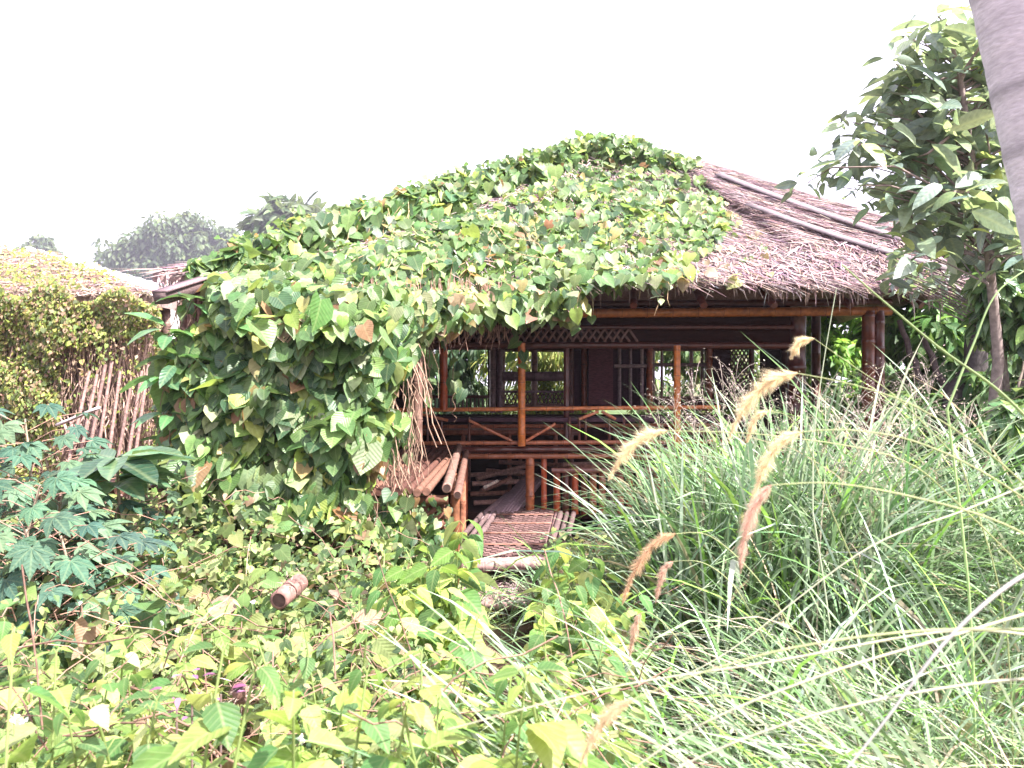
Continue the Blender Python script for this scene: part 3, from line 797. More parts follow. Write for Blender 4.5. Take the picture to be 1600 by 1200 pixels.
hang([(740, 490), (768, 510), (762, 545), (750, 580)], 8.3, False)
hang([(800, 480), (812, 520), (815, 570)], 8.9); hang([(790, 480), (800, 520)], 8.9); hang([(880, 470), (900, 520)], 9.0); hang([(905, 470), (918, 490), (925, 495)], 9.0)
hang([(650, 500), (670, 560), (650, 570)], 8.0); hang([(600, 520), (610, 570), (650, 580)], 7.4); hang([(610, 640), (640, 690), (625, 720)], 7.0); hang([(680, 490), (720, 500), (760, 520)], 8.2, True, 8)
hang([(596, 640), (650, 655)], 7.1); hang([(600, 700), (615, 740), (608, 780)], 6.8); hang([(640, 480), (636, 560), (640, 640)], 7.5, False)
hang([(560, 600), (600, 640), (600, 720)], 6.9)
for k in range(10):
    x = 636 + k * 4; hang([(x, 480), (x + random.uniform(-8, 8), 560), (x + random.uniform(-10, 10), 640 + random.uniform(-20, 40))], 7.7 + random.uniform(-.2, .2), k % 3 == 0, 7)
for k in range(150):
    x0 = random.uniform(330, 1060); y0 = random.uniform(300, 440); D0 = surf_depth(np.array([x0]), np.array([y0]))[0]
    if not inpoly(np.array([x0]), np.array([y0]), polyA)[0] or np.isnan(D0): continue
    a = AT(x0, y0, D0 - .42); L = random.uniform(.3, .9); dx = random.gauss(0, .5)
    Q = [a + np.array([dx * q * L + .04 * math.sin(7 * q + k), -.5 * L * q, -.62 * L * q + .06 * math.sin(6 * q + k)]) for q in np.linspace(0, 1, 8)]
    tube(stems, Q, [.004] * 7 + [.0015], np.array([.34, .24, .14]) * random.uniform(.6, 1.3), 4, cap=False)
    m = 5; k_ = rng.integers(1, 8, m); X_ = np.array(Q)[k_]
    put(foli, T_heart, X_, np.tile([0, -.7, .6], (m, 1)) + rng.normal(0, .4, (m, 3)), np.tile([0, -.2, -1.0], (m, 1)) + rng.normal(0, .4, (m, 3)), rng.uniform(.07, .14, m), pal(m, VG, VW, .2))
for k in range(46):   # young shoots standing off the mass
    x0 = random.uniform(260, 1080); y0 = float(np.interp(x0, [240, 300, 400, 500, 640, 700, 800, 900, 935, 1000, 1090], [450, 412, 372, 334, 298, 274, 250, 222, 212, 222, 260]))
    D0 = surf_depth(np.array([x0]), np.array([y0 + 45]))[0]
    if np.isnan(D0): continue
    a = AT(x0, y0 + 10, D0 - .1); Q = [a + np.array([random.gauss(0, .1) * q, 0, .16 * q * random.uniform(.8, 1.1)]) for q in np.linspace(0, 1, 5)]
    tube(stems, Q, .003, (.25, .28, .12), 4, cap=False); X_ = np.array(Q)[[2, 3, 4]]
    put(foli, T_heart, X_, np.tile([0, -.9, .3], (3, 1)) + rng.normal(0, .5, (3, 3)), rng.normal(0, .6, (3, 3)) + (0, 0, -.2), rng.uniform(.05, .11, 3), pal(3, VG, VW, .2))
foli.build("foliage", M_vine, vine)
# dry tangled stems behind the leaves
for k in range(420):
    x = random.uniform(270, 660); y = random.uniform(440, 760); Y = float(curtain_depth(np.array([x]), np.array([y]))[0]) + random.uniform(-.1, .6)
    a = AT(x, y, Y); L = random.uniform(.3, 1.3); n = 7; dx = random.gauss(0, .25)
    Q = [a + np.array([dx * t * L + .03 * math.sin(9 * t + k), .03 * math.cos(7 * t + k), -L * t + .05 * math.sin(5 * t)]) for t in np.linspace(0, 1, n)]
    tube(stems, Q, random.uniform(.002, .007), np.array([.30, .20, .15]) * random.uniform(.5, 1.4), 4, cap=False)
for k in range(260):
    x = random.uniform(670, 800) if k % 2 else random.uniform(560, 800); y = random.uniform(430, 480); Y = 8.3
    a = AT(x, y, float(curtain_depth(np.array([x]), np.array([y]))[0]) - .12); L = random.uniform(.1, .5)
    Q = [a + np.array([random.gauss(0, .03) * t, .02, -L * t]) for t in np.linspace(0, 1, 4)]
    tube(stems, Q, .003, np.array([.36, .22, .18]) * random.uniform(.6, 1.4), 4, cap=False)
stems.build("stems", M_bark, vine)

# ================================================================= undergrowth
def canopy_z(x, y):
    fx = x / np.maximum(y, .1) * F + 800
    m = np.clip((650 - fx) / 90, 0, 1) * np.clip((fx - 60) / 180, 0, 1) * np.clip((y - 3.2) / 1.5, 0, 1) * np.clip((6.9 - y) / .4, 0, 1)
    return H(x, y) + np.interp(y, [0, 1.6, 3, 5, 7, 9], [.72, .72, .72, .72, .72, .5]) + .42 * m
GC = [(.16, .23, .07), (.10, .17, .06), (.24, .30, .11), (.26, .28, .13), (.04, .08, .03), (.26, .18, .12)]
cov = Geo()
def cover(n, xr, yr, zlo, zhi, size, tp, cols=GC, w=(4, 4, 3, 2, 2, 1), excl=True, g=cov, mask=None):
    x = rng.uniform(*xr, n); y = rng.uniform(*yr, n)
    fx = x / y * F + 800
    k = np.abs(fx - 800) < 880
    if excl: k &= ~((fx > 712) & (fx < 850) & (y > 3.0)) & ~((fx > 300) & (fx < 405) & (y > 2.45) & (y < 3.35))
    if mask is not None: k &= mask(fx, y, x)
    x = x[k]; y = y[k]; n = len(x)
    cz = canopy_z(x, y) + .14 * wob(x, y, 2.3, 1); h0 = H(x, y)
    z = h0 + (cz - h0) * rng.beta(3, 1.3, n) * rng.uniform(zlo, zhi, n)
    P = np.stack([x, y, z], 1)
    put(g, tp, P, np.tile([0, -.35, .85], (n, 1)) + rng.normal(0, .45, (n, 3)), np.tile([0, -.6, -.5], (n, 1)) + rng.normal(0, .8, (n, 3)), rng.uniform(*size, n), pal(n, cols, w, .22))
LM = lambda fx, y, x: fx < 1010
cover(38000, (-5.2, 1.6), (3.0, 7.6), .5, 1.12, (.025, .065), T_sm + T_sm + T_tiny[:1] + [T_heart[0], T_heart[1]], mask=LM)
cover(4500, (-6.5, 1.2), (3.0, 7.5), .6, 1.1, (.07, .13), T_heart + T_ovate[:1], mask=LM)
cover(9000, (-2.6, .9), (1.5, 3.2), .2, .85, (.03, .07), T_tiny + T_ovate[:2] + [T_heart[0]], mask=LM)
cover(5000, (-2.2, .9), (1.5, 3.3), .5, .98, (.02, .05), T_sm + T_ovate[:2], mask=LM)
cover(9000, (0.2, 6.0), (2.0, 9.0), .1, .6, (.04, .09), T_tiny, cols=[(.10, .15, .06), (.18, .22, .09), (.30, .24, .15)], w=(3, 2, 2))
tag(cov.build("ground_cover", M_small), "dense low tangle of small yellow-green creeping leaves covering the ground", "ground cover", kind='stuff')
cover(3200, (-5.2, 1.6), (3.2, 7.4), .9, 1.16, (.014, .03), T_tiny, cols=[(.50, .47, .30), (.55, .45, .40)], w=(2, 1), mask=LM)
# dry twigs in the undergrowth
tw = Geo()
for k in range(2300):
    y = random.uniform(1.8, 7.8); fx = random.uniform(-40, 1640)
    if (700 < fx < 860 and y > 2.7) or (fx > 1000 and (y < 4.5 or k % 2)): continue
    x = (fx - 800) / F * y; h = float(canopy_z(x, y)); z = random.uniform(float(H(x, y)), h + .02)
    az = random.uniform(0, 6.28); L = random.uniform(.1, .5); e = random.uniform(-.5, .9)
    Q = [np.array([x + math.cos(az) * L * t, y + math.sin(az) * L * t, z + e * L * t + .04 * math.sin(5 * t)]) for t in np.linspace(0, 1, 5)]
    tube(tw, Q, random.uniform(.0012, .003), np.array([.24, .145, .11]) * random.uniform(.5, 1.5), 4, cap=False)
tag(tw.build("dry_twigs", M_bark), "thin dry brown twigs and runners tangled through the undergrowth", "twigs", kind='stuff')

# individual serrated-leaf weeds
WG = [(.23, .33, .08), (.15, .26, .07), (.33, .41, .13), (.08, .17, .055), (.38, .40, .18), (.30, .20, .09)]
HS = [.75, .85, .62, .95, .7, .8, .55, .95, 1.05]
def weed_proto(seed, h, pairs, ls):
    rg = np.random.default_rng(seed)
    e = empty("broadleaf_weed", (0, 0, 0), "", "weed")
    s = Geo(); f = Geo(); lean = rg.uniform(-.18, .18, 2)
    t = np.linspace(0, 1, 9); Q = np.stack([lean[0] * t ** 2 * h, lean[1] * t ** 2 * h, h * t], 1)
    tube(s, Q, np.linspace(.005, .0022, 9), (.22, .30, .10), 6)
    for i in range(pairs):
        k = .30 + .70 * i / (pairs - 1); p = np.array([np.interp(k, t, Q[:, j]) for j in range(3)])
        a0 = i * 1.57 + rg.uniform(-.3, .3); sz = ls * (1.05 - (.65 if seed < 107 else .38) * max(0, k - .72) / .28) * rg.uniform(.8, 1.1)
        for a in (a0, a0 + math.pi):
            d = np.array([math.cos(a), math.sin(a), 0]); el = rg.uniform(.0, .5) if k < .9 else .9
            pe = p + d * sz * .28 + np.array([0, 0, sz * .18])
            tube(s, [p, (p + pe) / 2 + (0, 0, .01), pe], .0015, (.26, .34, .12), 4, cap=False)
            tip = d * 1.0 + np.array([0, 0, el - .75]); nr = np.array([0, 0, 1.0]) + d * rg.uniform(.0, .6) + rg.normal(0, .2, 3)
            put(f, T_ovate, pe[None], nr[None], tip[None], np.array([sz]), pal(1, WG, [4, 4, 3, 3, 1.2, .25], .2, rg), rg)
    s.build("stem", M_small, e, local=True); f.build("foliage", M_weed, e, local=True)
    return e
protos = [weed_proto(100 + i, HS[i], [7, 8, 6, 8, 7, 6, 5, 8, 9][i], [.135, .12, .15, .115, .15, .13, .12, .19, .175][i]) for i in range(9)]
used = set(); WEEDS = []
def place_weed(fx, y, top, row, k=None):
    if row in (2, 4): top -= 8
    if row == 2: fx = min(fx, 712) - 8
    if row == 4: fx += 8
    if row < 2 and 722 < fx < 842: top = max(top, 1030)
    if row == 1 and 300 < fx < 405: return
    x = (fx - 800) / F * y; g0 = float(H(x, y)); zt_ = ZC - (top - 600) / F * y
    k = (random.randrange(7, 9) if row in (2, 4) else random.randrange(7)) if k is None else k
    pr = protos[k]; o = pr if k not in used else copy_tree(pr); used.add(k)
    hh = HS[k]; s = max(.6, min(1.35, (zt_ - g0) / hh))
    s *= 1.0; o.location = (x, y, max(g0 - .05, zt_ - hh * s)); o.scale = (s, s, s); o.rotation_euler = (0, 0, random.uniform(0, 6.28))
    WEEDS.append((fx, row, o))

ORD = "first second third fourth fifth sixth seventh eighth ninth tenth eleventh twelfth thirteenth fourteenth fifteenth sixteenth seventeenth eighteenth nineteenth twentieth twenty-first twenty-second twenty-third twenty-fourth twenty-fifth twenty-sixth twenty-seventh twenty-eighth twenty-ninth thirtieth thirty-first thirty-second thirty-third thirty-fourth".split()
for i in range(30):
    place_weed(-30 + i * 34 + random.uniform(-14, 14), random.uniform(1.45, 2.0), random.uniform(1030, 1130), 0)
for i in range(24):
    place_weed(-20 + i * 40 + random.uniform(-16, 16), random.uniform(2.1, 2.9), random.uniform(965, 1050), 1)
for fx, y, top in ((715, 4.3, 836), (690, 4.4, 862), (704, 4.0, 880), (724, 4.5, 850), (672, 4.5, 880), (660, 4.2, 905), (640, 4.2, 900), (618, 4.5, 890), (690, 3.6, 930), (712, 3.4, 955), (665, 3.5, 945), (640, 3.4, 950), (700, 4.6, 846), (708, 3.8, 905), (730, 4.1, 872), (652, 4.6, 872), (682, 4.0, 896), (624, 3.8, 925)):
    place_weed(fx, y, top, 2)
for fx, y, top in ((862, 4.6, 864), (868, 4.4, 880), (875, 4.2, 892), (890, 4.0, 905), (905, 4.2, 885), (930, 4.0, 915), (858, 3.8, 930), (880, 3.5, 945), (910, 3.4, 955), (945, 3.6, 940), (866, 3.4, 965), (920, 3.8, 915), (870, 4.7, 868), (895, 3.7, 925), (950, 3.3, 965), (862, 3.9, 945)):
    place_weed(fx, y, top, 4)
for fx, y, top in ((600, 4.0, 950), (560, 3.6, 930), (300, 3.4, 940), (255, 3.2, 960), (500, 3.5, 950), (60, 3.1, 985), (425, 3.2, 1000), (290, 3.0, 990)):
    place_weed(fx, y, top, 3)
for row, (lab, gr) in enumerate((("bright serrated weed, {} from the left in the nearest row along the bottom edge", "serrated weeds in the nearest row"), ("serrated weed, {} from the left in the second row behind the nearest weeds", "serrated weeds in the second row"), ("tall yellow-green serrated weed, {} from the left in the clump left of the bamboo steps", "serrated weeds left of the steps"), ("serrated weed, {} from the left among the creepers below the vine curtain", "serrated weeds among the creepers"), ("yellow-green serrated weed, {} from the left in the clump right of the bamboo steps", "serrated weeds right of the steps"))):
    for i, (fx, r_, o) in enumerate(sorted([w for w in WEEDS if w[1] == row], key=lambda w: w[0])):
        o['label'] = lab.format(ORD[i]); o['group'] = gr

# ---- cassava plants at left
CG = [(.05, .105, .075), (.07, .14, .09), (.035, .075, .06), (.10, .17, .10)]  # dark bluish leaves, darkened further in place of the shade over them
CL = ["tall cassava plant right at the left edge, in front of the far hut", "cassava plant between the tall edge one and the drooping-leaf shrub", "cassava plant at the left edge, half hidden by the tallest one", "cassava plant just left of the drooping-leaf shrub", "medium cassava plant in front of the tall one at the left edge", "cassava plant under the long drooping leaves of the dark shrub", "lowest and nearest cassava plant at the left edge", "near low cassava plant below the drooping-leaf shrub", "outermost cassava plant, cut by the left frame edge", "low cassava plant at the foot of the vine curtain"]
def cassava(fx, y, top, seed):
    rg = np.random.default_rng(seed); x = (fx - 800) / F * y; g0 = float(H(x, y)); zt_ = ZC - (top - 600) / F * y; h = zt_ - g0
    e = empty("cassava_plant", (x, y, g0), CL[seed - 50], "cassava", "cassava plants at the left edge")
    s = Geo(); f = Geo(); t = np.linspace(0, 1, 8); Q = np.stack([.1 * np.sin(t * 3 + seed), .05 * t, h * t], 1); tube(s, Q, np.linspace(.014, .006, 8), (.25, .2, .15), 7)
    n = 40
    for i in range(n):
        k = .35 + .65 * i / n; p = np.array([np.interp(k, t, Q[:, j]) for j in range(3)]); a = i * 2.4; L = rg.uniform(.18, .36)
        d = np.array([math.cos(a), math.sin(a), .35]); q = p + d * L
        tube(s, [p, (p + q) / 2 + (0, 0, .03), q], .0025, (.30, .18, .14), 4, cap=False)
        put(f, T_palmate, q[None], (np.array([0, -.35, 1.0]) + d * .2 + rg.normal(0, .2, 3))[None], (d * np.array([1, 1, 0]) + np.array([0, 0, -.35]))[None], np.array([rg.uniform(.09, .15)]), pal(1, CG, [3, 3, 2, 2], .12, rg), rg)
    s.build("stem", M_bark, e, local=True); f.build("foliage", M_cass, e, local=True)
for i, a in enumerate(((20, 4.6, 655), (75, 4.9, 700), (-20, 4.2, 700), (105, 4.4, 770), (40, 4.0, 760), (150, 4.7, 800), (10, 3.7, 830), (95, 3.8, 840), (-60, 4.8, 640), (200, 4.5, 850))): cassava(*a, 50 + i)

# ---- shrubs with whorls of long drooping leaves
def whorl(f, c, n, L, rg, cols, droop=.5, w=None, tp=T_broad, up=.2, wild=.2):
    for i in range(n):
        a = i * 2.4 + rg.uniform(-.2, .2); el = rg.uniform(-.5, .6) * (1 + 2 * wild)
        d = np.array([math.cos(a), math.sin(a), el * .6 + up]); nr = np.array([0, 0, 1.0]) + d * -.1 + rg.normal(0, wild, 3)
        put(f, tp, (c + d * .03 + rg.normal(0, wild * .12, 3))[None], nr[None], (d - np.array([0, 0, droop * rg.uniform(.5, 1.2)]))[None], np.array([L * rg.uniform(1 - wild * 1.2, 1.1)]), pal(1, cols, w or [1] * len(cols), .15, rg), rg)
rg = np.random.default_rng(5)
DG = [(.035, .085, .05), (.05, .11, .06), (.07, .14, .07)]
e = empty("drooping_leaf_shrub", AT(185, 900, 4.6) * (1, 1, 0) + (0, 0, .4), "small shrub with a whorl of long dark drooping leaves beside the cassava", "shrub")
s = Geo(); f = Geo(); c = AT(183, 722, 4.6); tube(s, [c * (1, 1, 0) + (0, 0, .35), c + (.02, 0, -.4), c], [.014, .011, .008], (.2, .17, .12), 7)
whorl(f, c, 15, .40, rg, DG, .9); whorl(f, c - (0, 0, .12), 9, .34, rg, DG, .9)
s.build("stem", M_bark, e); f.build("foliage", M_big, e)
e = empty("broadleaf_sapling", AT(270, 900, 6.4) * (1, 1, 0) + (0, 0, .4), "sapling with big dark green leaves squeezed against the left edge of the vine curtain", "sapling")
s = Geo(); f = Geo()
pts = [(262, 520), (280, 560), (255, 590), (290, 610), (262, 650), (285, 690), (300, 470), (275, 740)]
base = AT(285, 900, 6.5); base[2] = .35
tube(s, [base, AT(290, 760, 6.5), AT(282, 620, 6.5), AT(275, 520, 6.5)], [.03, .025, .018, .008], (.2, .16, .12), 8)
for a, b in pts:
    c = AT(a, b, 6.4 + rg.uniform(-.2, .2)); m = AT(282, b + 40, 6.5); tube(s, [m, c], [.008, .004], (.2, .17, .12), 5)
    whorl(f, c, 9, .30, rg, [(.06, .16, .06), (.09, .22, .08), (.05, .11, .06)], .6)
s.build("trunk", M_bark, e); f.build("foliage", M_big, e)

# ================================================================= generic trees
def limb(s, a, b, r0, r1, col, rg, k=7, wig=.12):
    t = np.linspace(0, 1, k)[:, None]; L = np.linalg.norm(np.array(b) - a)
    Q = np.array(a) * (1 - t) + np.array(b) * t; Q[1:-1] += rg.normal(0, wig * L / k, (k - 2, 3)); tube(s, Q, np.linspace(r0, r1, k), col, 7)
    return Q
def tree(name, base, crowns, tp, size, n, cols, w, label, cat, group=None, seed=1, trunk=.15, droop=.4, barkc=(.16, .13, .11), mat=M_small, shell=.45):
    rg = np.random.default_rng(seed); base = np.array(base, float)
    e = empty(name, base, label, cat, group); s = Geo(); f = Geo()
    tot = sum(c[3] ** 3 for c in crowns)
    ctr = np.mean([np.array(c[:3]) for c in crowns], 0)
    fork = base + (ctr - base) * np.array([.5, .5, .55])
    limb(s, base, fork, trunk, trunk * .65, barkc, rg)
    for c in crowns:
        cc_ = np.array(c[:3]); r = c[3]; m = int(n * r ** 3 / tot) + 30
        limb(s, fork, cc_, trunk * .5, trunk * .12, barkc, rg)
        # sub clumps
        nc = max(6, int(16 * min(r, 2.5))); d = nz(rg.normal(0, 1, (nc, 3))); cl = cc_ + d * (r * rg.uniform(shell, .95, (nc, 1))) * np.array([1, 1, .8]); cr = r * rg.uniform(.2, .42, nc)
        for q in cl[:10]: limb(s, cc_, q, trunk * .15, trunk * .04, barkc, rg, 4)
        ix = rg.integers(0, nc, m); dd = nz(rg.normal(0, 1, (m, 3))); P = cl[ix] + dd * (cr[ix] * rg.uniform(.3, 1.05, m) ** .5)[:, None]
        nr = dd * .7 + np.array([0, 0, .6]) + rg.normal(0, .35, (m, 3)); tip = dd + np.array([0, 0, -droop * 2]) + rg.normal(0, .4, (m, 3))
        put(f, tp, P, nr, tip, rg.uniform(*size, m), pal(m, cols, w, .2, rg), rg)
    s.build("trunk", M_bark, e); f.build("crown", mat, e)
    return e
FG = [(.05, .085, .045), (.07, .11, .05), (.10, .15, .06)]
# far trees at left
def cr(px, py, Y, rpx): p = AT(px, py, Y); return (p[0], p[1], p[2], rpx / F * Y)
tree("round_tree", (AT(275, 0, 220)[0], 220, 0), [cr(270, 380, 220, 52), cr(205, 400, 220, 42), cr(330, 385, 220, 45), cr(240, 420, 220, 50), cr(310, 420, 220, 50), cr(365, 400, 220, 30), cr(300, 352, 220, 28)], T_tiny, (1.3, 2.2), 19000, FG, (2, 2, 1), "big round-crowned tree far behind, between the two huts", "tree", seed=3, trunk=2.0)
tree("distant_tree", (AT(65, 0, 240)[0], 240, 0), [cr(62, 384, 240, 20), cr(45, 392, 240, 14), cr(80, 395, 240, 13)], T_tiny, (1.2, 2.0), 1800, FG, (2, 2, 1), "small faded tree peeking over the ridge of the overgrown hut at far left", "tree", seed=4, trunk=1.)
tree("feathery_tree", (AT(440, 0, 130)[0], 130, 0), [cr(440, 340, 130, 34), cr(410, 350, 130, 22), cr(478, 345, 130, 28), cr(445, 365, 130, 40)], T_strap + T_lance, (2.2, 4.2), 1100, FG, (2, 2, 1), "tree with spiky long leaves showing above the vines, right of the round tree", "tree", seed=8, trunk=.8, droop=-.2)
# greenery behind the hut, seen through its openings
BG1 = [(.28, .34, .08), (.18, .26, .07), (.36, .36, .12), (.09, .16, .06)]
tree("bamboo_clump", (.8, 17.6, .1), [(.5, 17.8, 1.6, 1.0), (1.2, 17.6, 2.6, 1.0), (.2, 17.8, 2.9, .9), (1.2, 17.9, 1.2, .9)], T_strap, (.25, .5), 4200, BG1, (3, 2, 2, 1), "sunlit yellow-green strappy bush seen through the left rear window", "bush", seed=11, trunk=.05, droop=.5)
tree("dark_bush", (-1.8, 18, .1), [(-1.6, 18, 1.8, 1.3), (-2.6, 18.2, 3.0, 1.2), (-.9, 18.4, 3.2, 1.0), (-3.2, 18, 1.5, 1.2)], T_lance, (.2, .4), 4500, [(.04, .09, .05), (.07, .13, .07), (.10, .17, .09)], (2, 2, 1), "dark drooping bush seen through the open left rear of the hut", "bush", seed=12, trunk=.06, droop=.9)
tree("rear_bush", (4.2, 18, .1), [(3.9, 18, 1.6, 1.1), (4.8, 18.2, 2.6, 1.1), (3.6, 18.4, 3.1, .9), (5.3, 18, 1.2, 1.0)], T_lance + T_tiny, (.15, .3), 4500, [(.08, .16, .06), (.16, .24, .08), (.30, .28, .18)], (2, 2, 1), "mottled bush seen through the right rear window", "bush", seed=13, trunk=.06)
tree("leafy_shrub", (6.0, 14.6, .1), [cr(1330, 500, 14.8, 34), cr(1285, 502, 15.0, 30), cr(1290, 560, 14.3, 40), cr(1330, 540, 14.5, 38), cr(1300, 610, 14.3, 50), cr(1265, 530, 14.6, 28)], T_lance, (.16, .3), 3400, [(.14, .30, .06), (.22, .40, .07), (.08, .2, .05)], (2, 2, 1), "fresh green leafy shrub seen between the right-hand hut posts", "shrub", seed=14, trunk=.05)
for i, (px, py, Y, r) in enumerate(((1440, 540, 12.0, 85), (1560, 520, 11.5, 95), (1660, 480, 12.5, 120))):
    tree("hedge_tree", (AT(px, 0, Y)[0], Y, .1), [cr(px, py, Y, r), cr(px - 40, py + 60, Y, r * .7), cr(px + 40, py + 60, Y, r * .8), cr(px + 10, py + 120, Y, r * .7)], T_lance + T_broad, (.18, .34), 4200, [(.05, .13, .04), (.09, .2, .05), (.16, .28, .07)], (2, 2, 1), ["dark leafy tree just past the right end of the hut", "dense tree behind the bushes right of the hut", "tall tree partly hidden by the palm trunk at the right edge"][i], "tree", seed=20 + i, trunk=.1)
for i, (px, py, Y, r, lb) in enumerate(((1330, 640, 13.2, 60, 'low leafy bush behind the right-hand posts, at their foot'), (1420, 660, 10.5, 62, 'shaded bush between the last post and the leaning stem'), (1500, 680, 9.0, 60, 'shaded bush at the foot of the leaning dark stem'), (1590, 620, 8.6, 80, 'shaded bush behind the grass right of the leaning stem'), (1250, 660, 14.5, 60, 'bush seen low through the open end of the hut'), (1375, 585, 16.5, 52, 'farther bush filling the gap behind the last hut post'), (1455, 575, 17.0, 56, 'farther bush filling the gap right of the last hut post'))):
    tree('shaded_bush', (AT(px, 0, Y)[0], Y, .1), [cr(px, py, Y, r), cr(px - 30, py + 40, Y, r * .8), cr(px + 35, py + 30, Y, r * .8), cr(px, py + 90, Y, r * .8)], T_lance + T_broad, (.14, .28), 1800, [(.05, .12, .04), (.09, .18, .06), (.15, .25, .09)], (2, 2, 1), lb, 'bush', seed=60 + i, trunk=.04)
# right-hand bushes beside the hut corner
RB = [(.07, .15, .06), (.11, .20, .08), (.16, .24, .12), (.05, .10, .05), (.22, .34, .08)]
tree("broadleaf_bush", (AT(1570, 0, 6.8)[0], 6.8, .4), [cr(1560, 440, 6.8, 55), cr(1620, 480, 6.6, 70), cr(1600, 560, 7.2, 60), cr(1650, 620, 6.6, 80), cr(1540, 400, 7.4, 36)], T_lance + T_broad, (.13, .24), 2600, RB, (3, 3, 2, 2, .8), "tangled bush with drooping leaves at the right corner of the thatched roof", "bush", seed=31, trunk=.06, mat=M_big)
tree("broadleaf_bush", (AT(1600, 0, 5.6)[0], 5.6, .4), [cr(1600, 680, 5.6, 60), cr(1560, 740, 5.8, 46), cr(1630, 780, 5.4, 70), cr(1580, 830, 5.2, 50)], T_ovate[:2] + T_broad, (.10, .18), 1700, RB, (3, 3, 3, 2, .8), "low greyish bush behind the arching grass at the right edge", "bush", seed=32, trunk=.04, mat=M_big)
g = Geo(); limb(g, AT(1470, 720, 9.0), AT(1535, 500, 9.0), .16, .12, (.07, .06, .06), np.random.default_rng(3)); limb(g, AT(1440, 600, 9.2), AT(1405, 500, 9.2), .04, .03, (.08, .06, .06), np.random.default_rng(4)); limb(g, AT(1490, 640, 9.1), AT(1440, 520, 9.2), .05, .03, (.08, .06, .06), np.random.default_rng(4))
thing_mesh(g, "leaning_tree_stump", M_bark, "dark leaning tree stem in shade right of the last hut post", "tree stem")

# ---- big-leaved tree at upper right, branch by branch
rg = np.random.default_rng(77)
bt = empty("large_leaved_tree", (4.1, 6.8, .4), "tree with large drooping oval leaves rising beside the palm trunk at the upper right", "tree")
s = Geo(); f = Geo(); YT = 6.2
TG = [(.20, .28, .22), (.16, .22, .19), (.26, .35, .23), (.42, .52, .18), (.13, .18, .16)]; TW = [3, 3, 2, .5, 2]  # greens paled and greyed to stand for flare over the crown
trunkp = [np.array([4.1, 6.8, .4]), AT(1560, 560, 6.6), AT(1545, 400, 6.4), AT(1520, 260, 6.3), AT(1500, 120, 6.2), AT(1480, 40, 6.2)]
tube(s, trunkp, [.06, .045, .035, .03, .02, .01], (.20, .16, .15), 9)
def branch(a, pts, r=.016, L=.33, n=7, sub=1.0):
    P = [AT(*a)] + [AT(p[0], p[1], YT + rg.uniform(-.4, .4)) for p in pts]; tube(s, P, np.linspace(r, .004, len(P)), (.22, .17, .16), 6)
    for i in range(1, len(P)):
        m = (P[i - 1] + P[i]) / 2; whorl(f, P[i], n, L, rg, TG, .8, TW, wild=.5); whorl(f, m, int(n * .6), L * .9, rg, TG, .8, TW, wild=.5)
branch((1535, 330, 6.3), [(1450, 270), (1400, 230), (1345, 225), (1310, 245)], n=6)
branch((1535, 330, 6.3), [(1440, 200), (1400, 150)], n=8); branch((1520, 260, 6.3), [(1470, 220), (1430, 170), (1420, 110)])
branch((1500, 120, 6.2), [(1470, 100), (1440, 80)]); branch((1490, 80, 6.2), [(1480, 40), (1465, 25)], L=.28)
branch((1500, 120, 6.2), [(1540, 60), (1570, 40)]); branch((1510, 160, 6.2), [(1560, 150), (1600, 130)])
branch((1520, 260, 6.3), [(1570, 230), (1620, 200)]); branch((1530, 300, 6.3), [(1490, 300), (1450, 310), (1420, 300)], n=9)
branch((1540, 360, 6.4), [(1580, 330), (1620, 300)]); branch((1535, 330, 6.3), [(1390, 290), (1340, 290)], r=.01, n=4, L=.2)
branch((1540, 360, 6.4), [(1500, 350), (1460, 355)], n=6); branch((1500, 120, 6.2), [(1500, 160), (1480, 180)]); branch((1500, 200, 6.2), [(1450, 240), (1420, 250)]); branch((1510, 200, 6.2), [(1540, 200), (1550, 260)])
branch((1545, 400, 6.4), [(1590, 400), (1640, 380)]); branch((1470, 380, 6.5), [(1425, 340), (1405, 300)], r=.02, n=5, L=.18)
branch((1500, 130, 6.2), [(1520, 90), (1515, 110)]); branch((1535, 330, 6.3), [(1440, 240), (1360, 200), (1330, 190)], r=.01, n=5, L=.24); branch((1535, 330, 6.3), [(1400, 260), (1300, 262), (1262, 285)], r=.01, n=4, L=.2); branch((1470, 380, 6.5), [(1380, 300), (1350, 320)], r=.01, n=4, L=.2); branch((1500, 120, 6.2), [(1430, 130), (1400, 100)], n=6)
for k in range(66):
    q = (rg.uniform(1400, 1610), rg.uniform(50, 400)); q = (max(q[0], 1440 - (q[1] - 60) * .1), q[1]); whorl(f, AT(q[0], q[1], YT + rg.uniform(-.2, .9)), 7, rg.uniform(.26, .38), rg, TG, .9, TW, wild=.55)
    tube(s, [AT(q[0], q[1], YT + .3), AT(1500 + (q[1] - 100) * .15, q[1] + 50, 6.3)], [.004, .01], (.2, .16, .15), 5)
for k in range(44):
    q = (rg.uniform(1395, 1620), rg.uniform(290, 460)); whorl(f, AT(q[0], q[1], 7.6 + rg.uniform(-.8, .9)), 8, rg.uniform(.16, .28), rg, TG, .9, TW, wild=.5)
    tube(s, [AT(q[0], q[1], 7.4), AT(1545, q[1] + 60, 6.9)], [.004, .01], (.2, .16, .15), 5)
for (a, b) in ((1345, 190), (1375, 175), (1320, 225), (1290, 250), (1262, 285), (1360, 250), (1345, 290), (1395, 130), (1390, 210), (1310, 275), (1400, 95), (1420, 60), (1370, 225)):
    whorl(f, AT(a, b, 6.2), 7, rg.uniform(.16, .26), rg, TG, .9, TW, wild=.5)
    tube(s, [AT(a, b, 6.2), AT(a * .6 + 1500 * .4, b + 14, 6.2), AT(1505, b + 50, 6.25)], [.003, .005, .01], (.2, .16, .15), 5)
s.build("trunk", M_bark, bt); f.build("crown", M_big, bt)

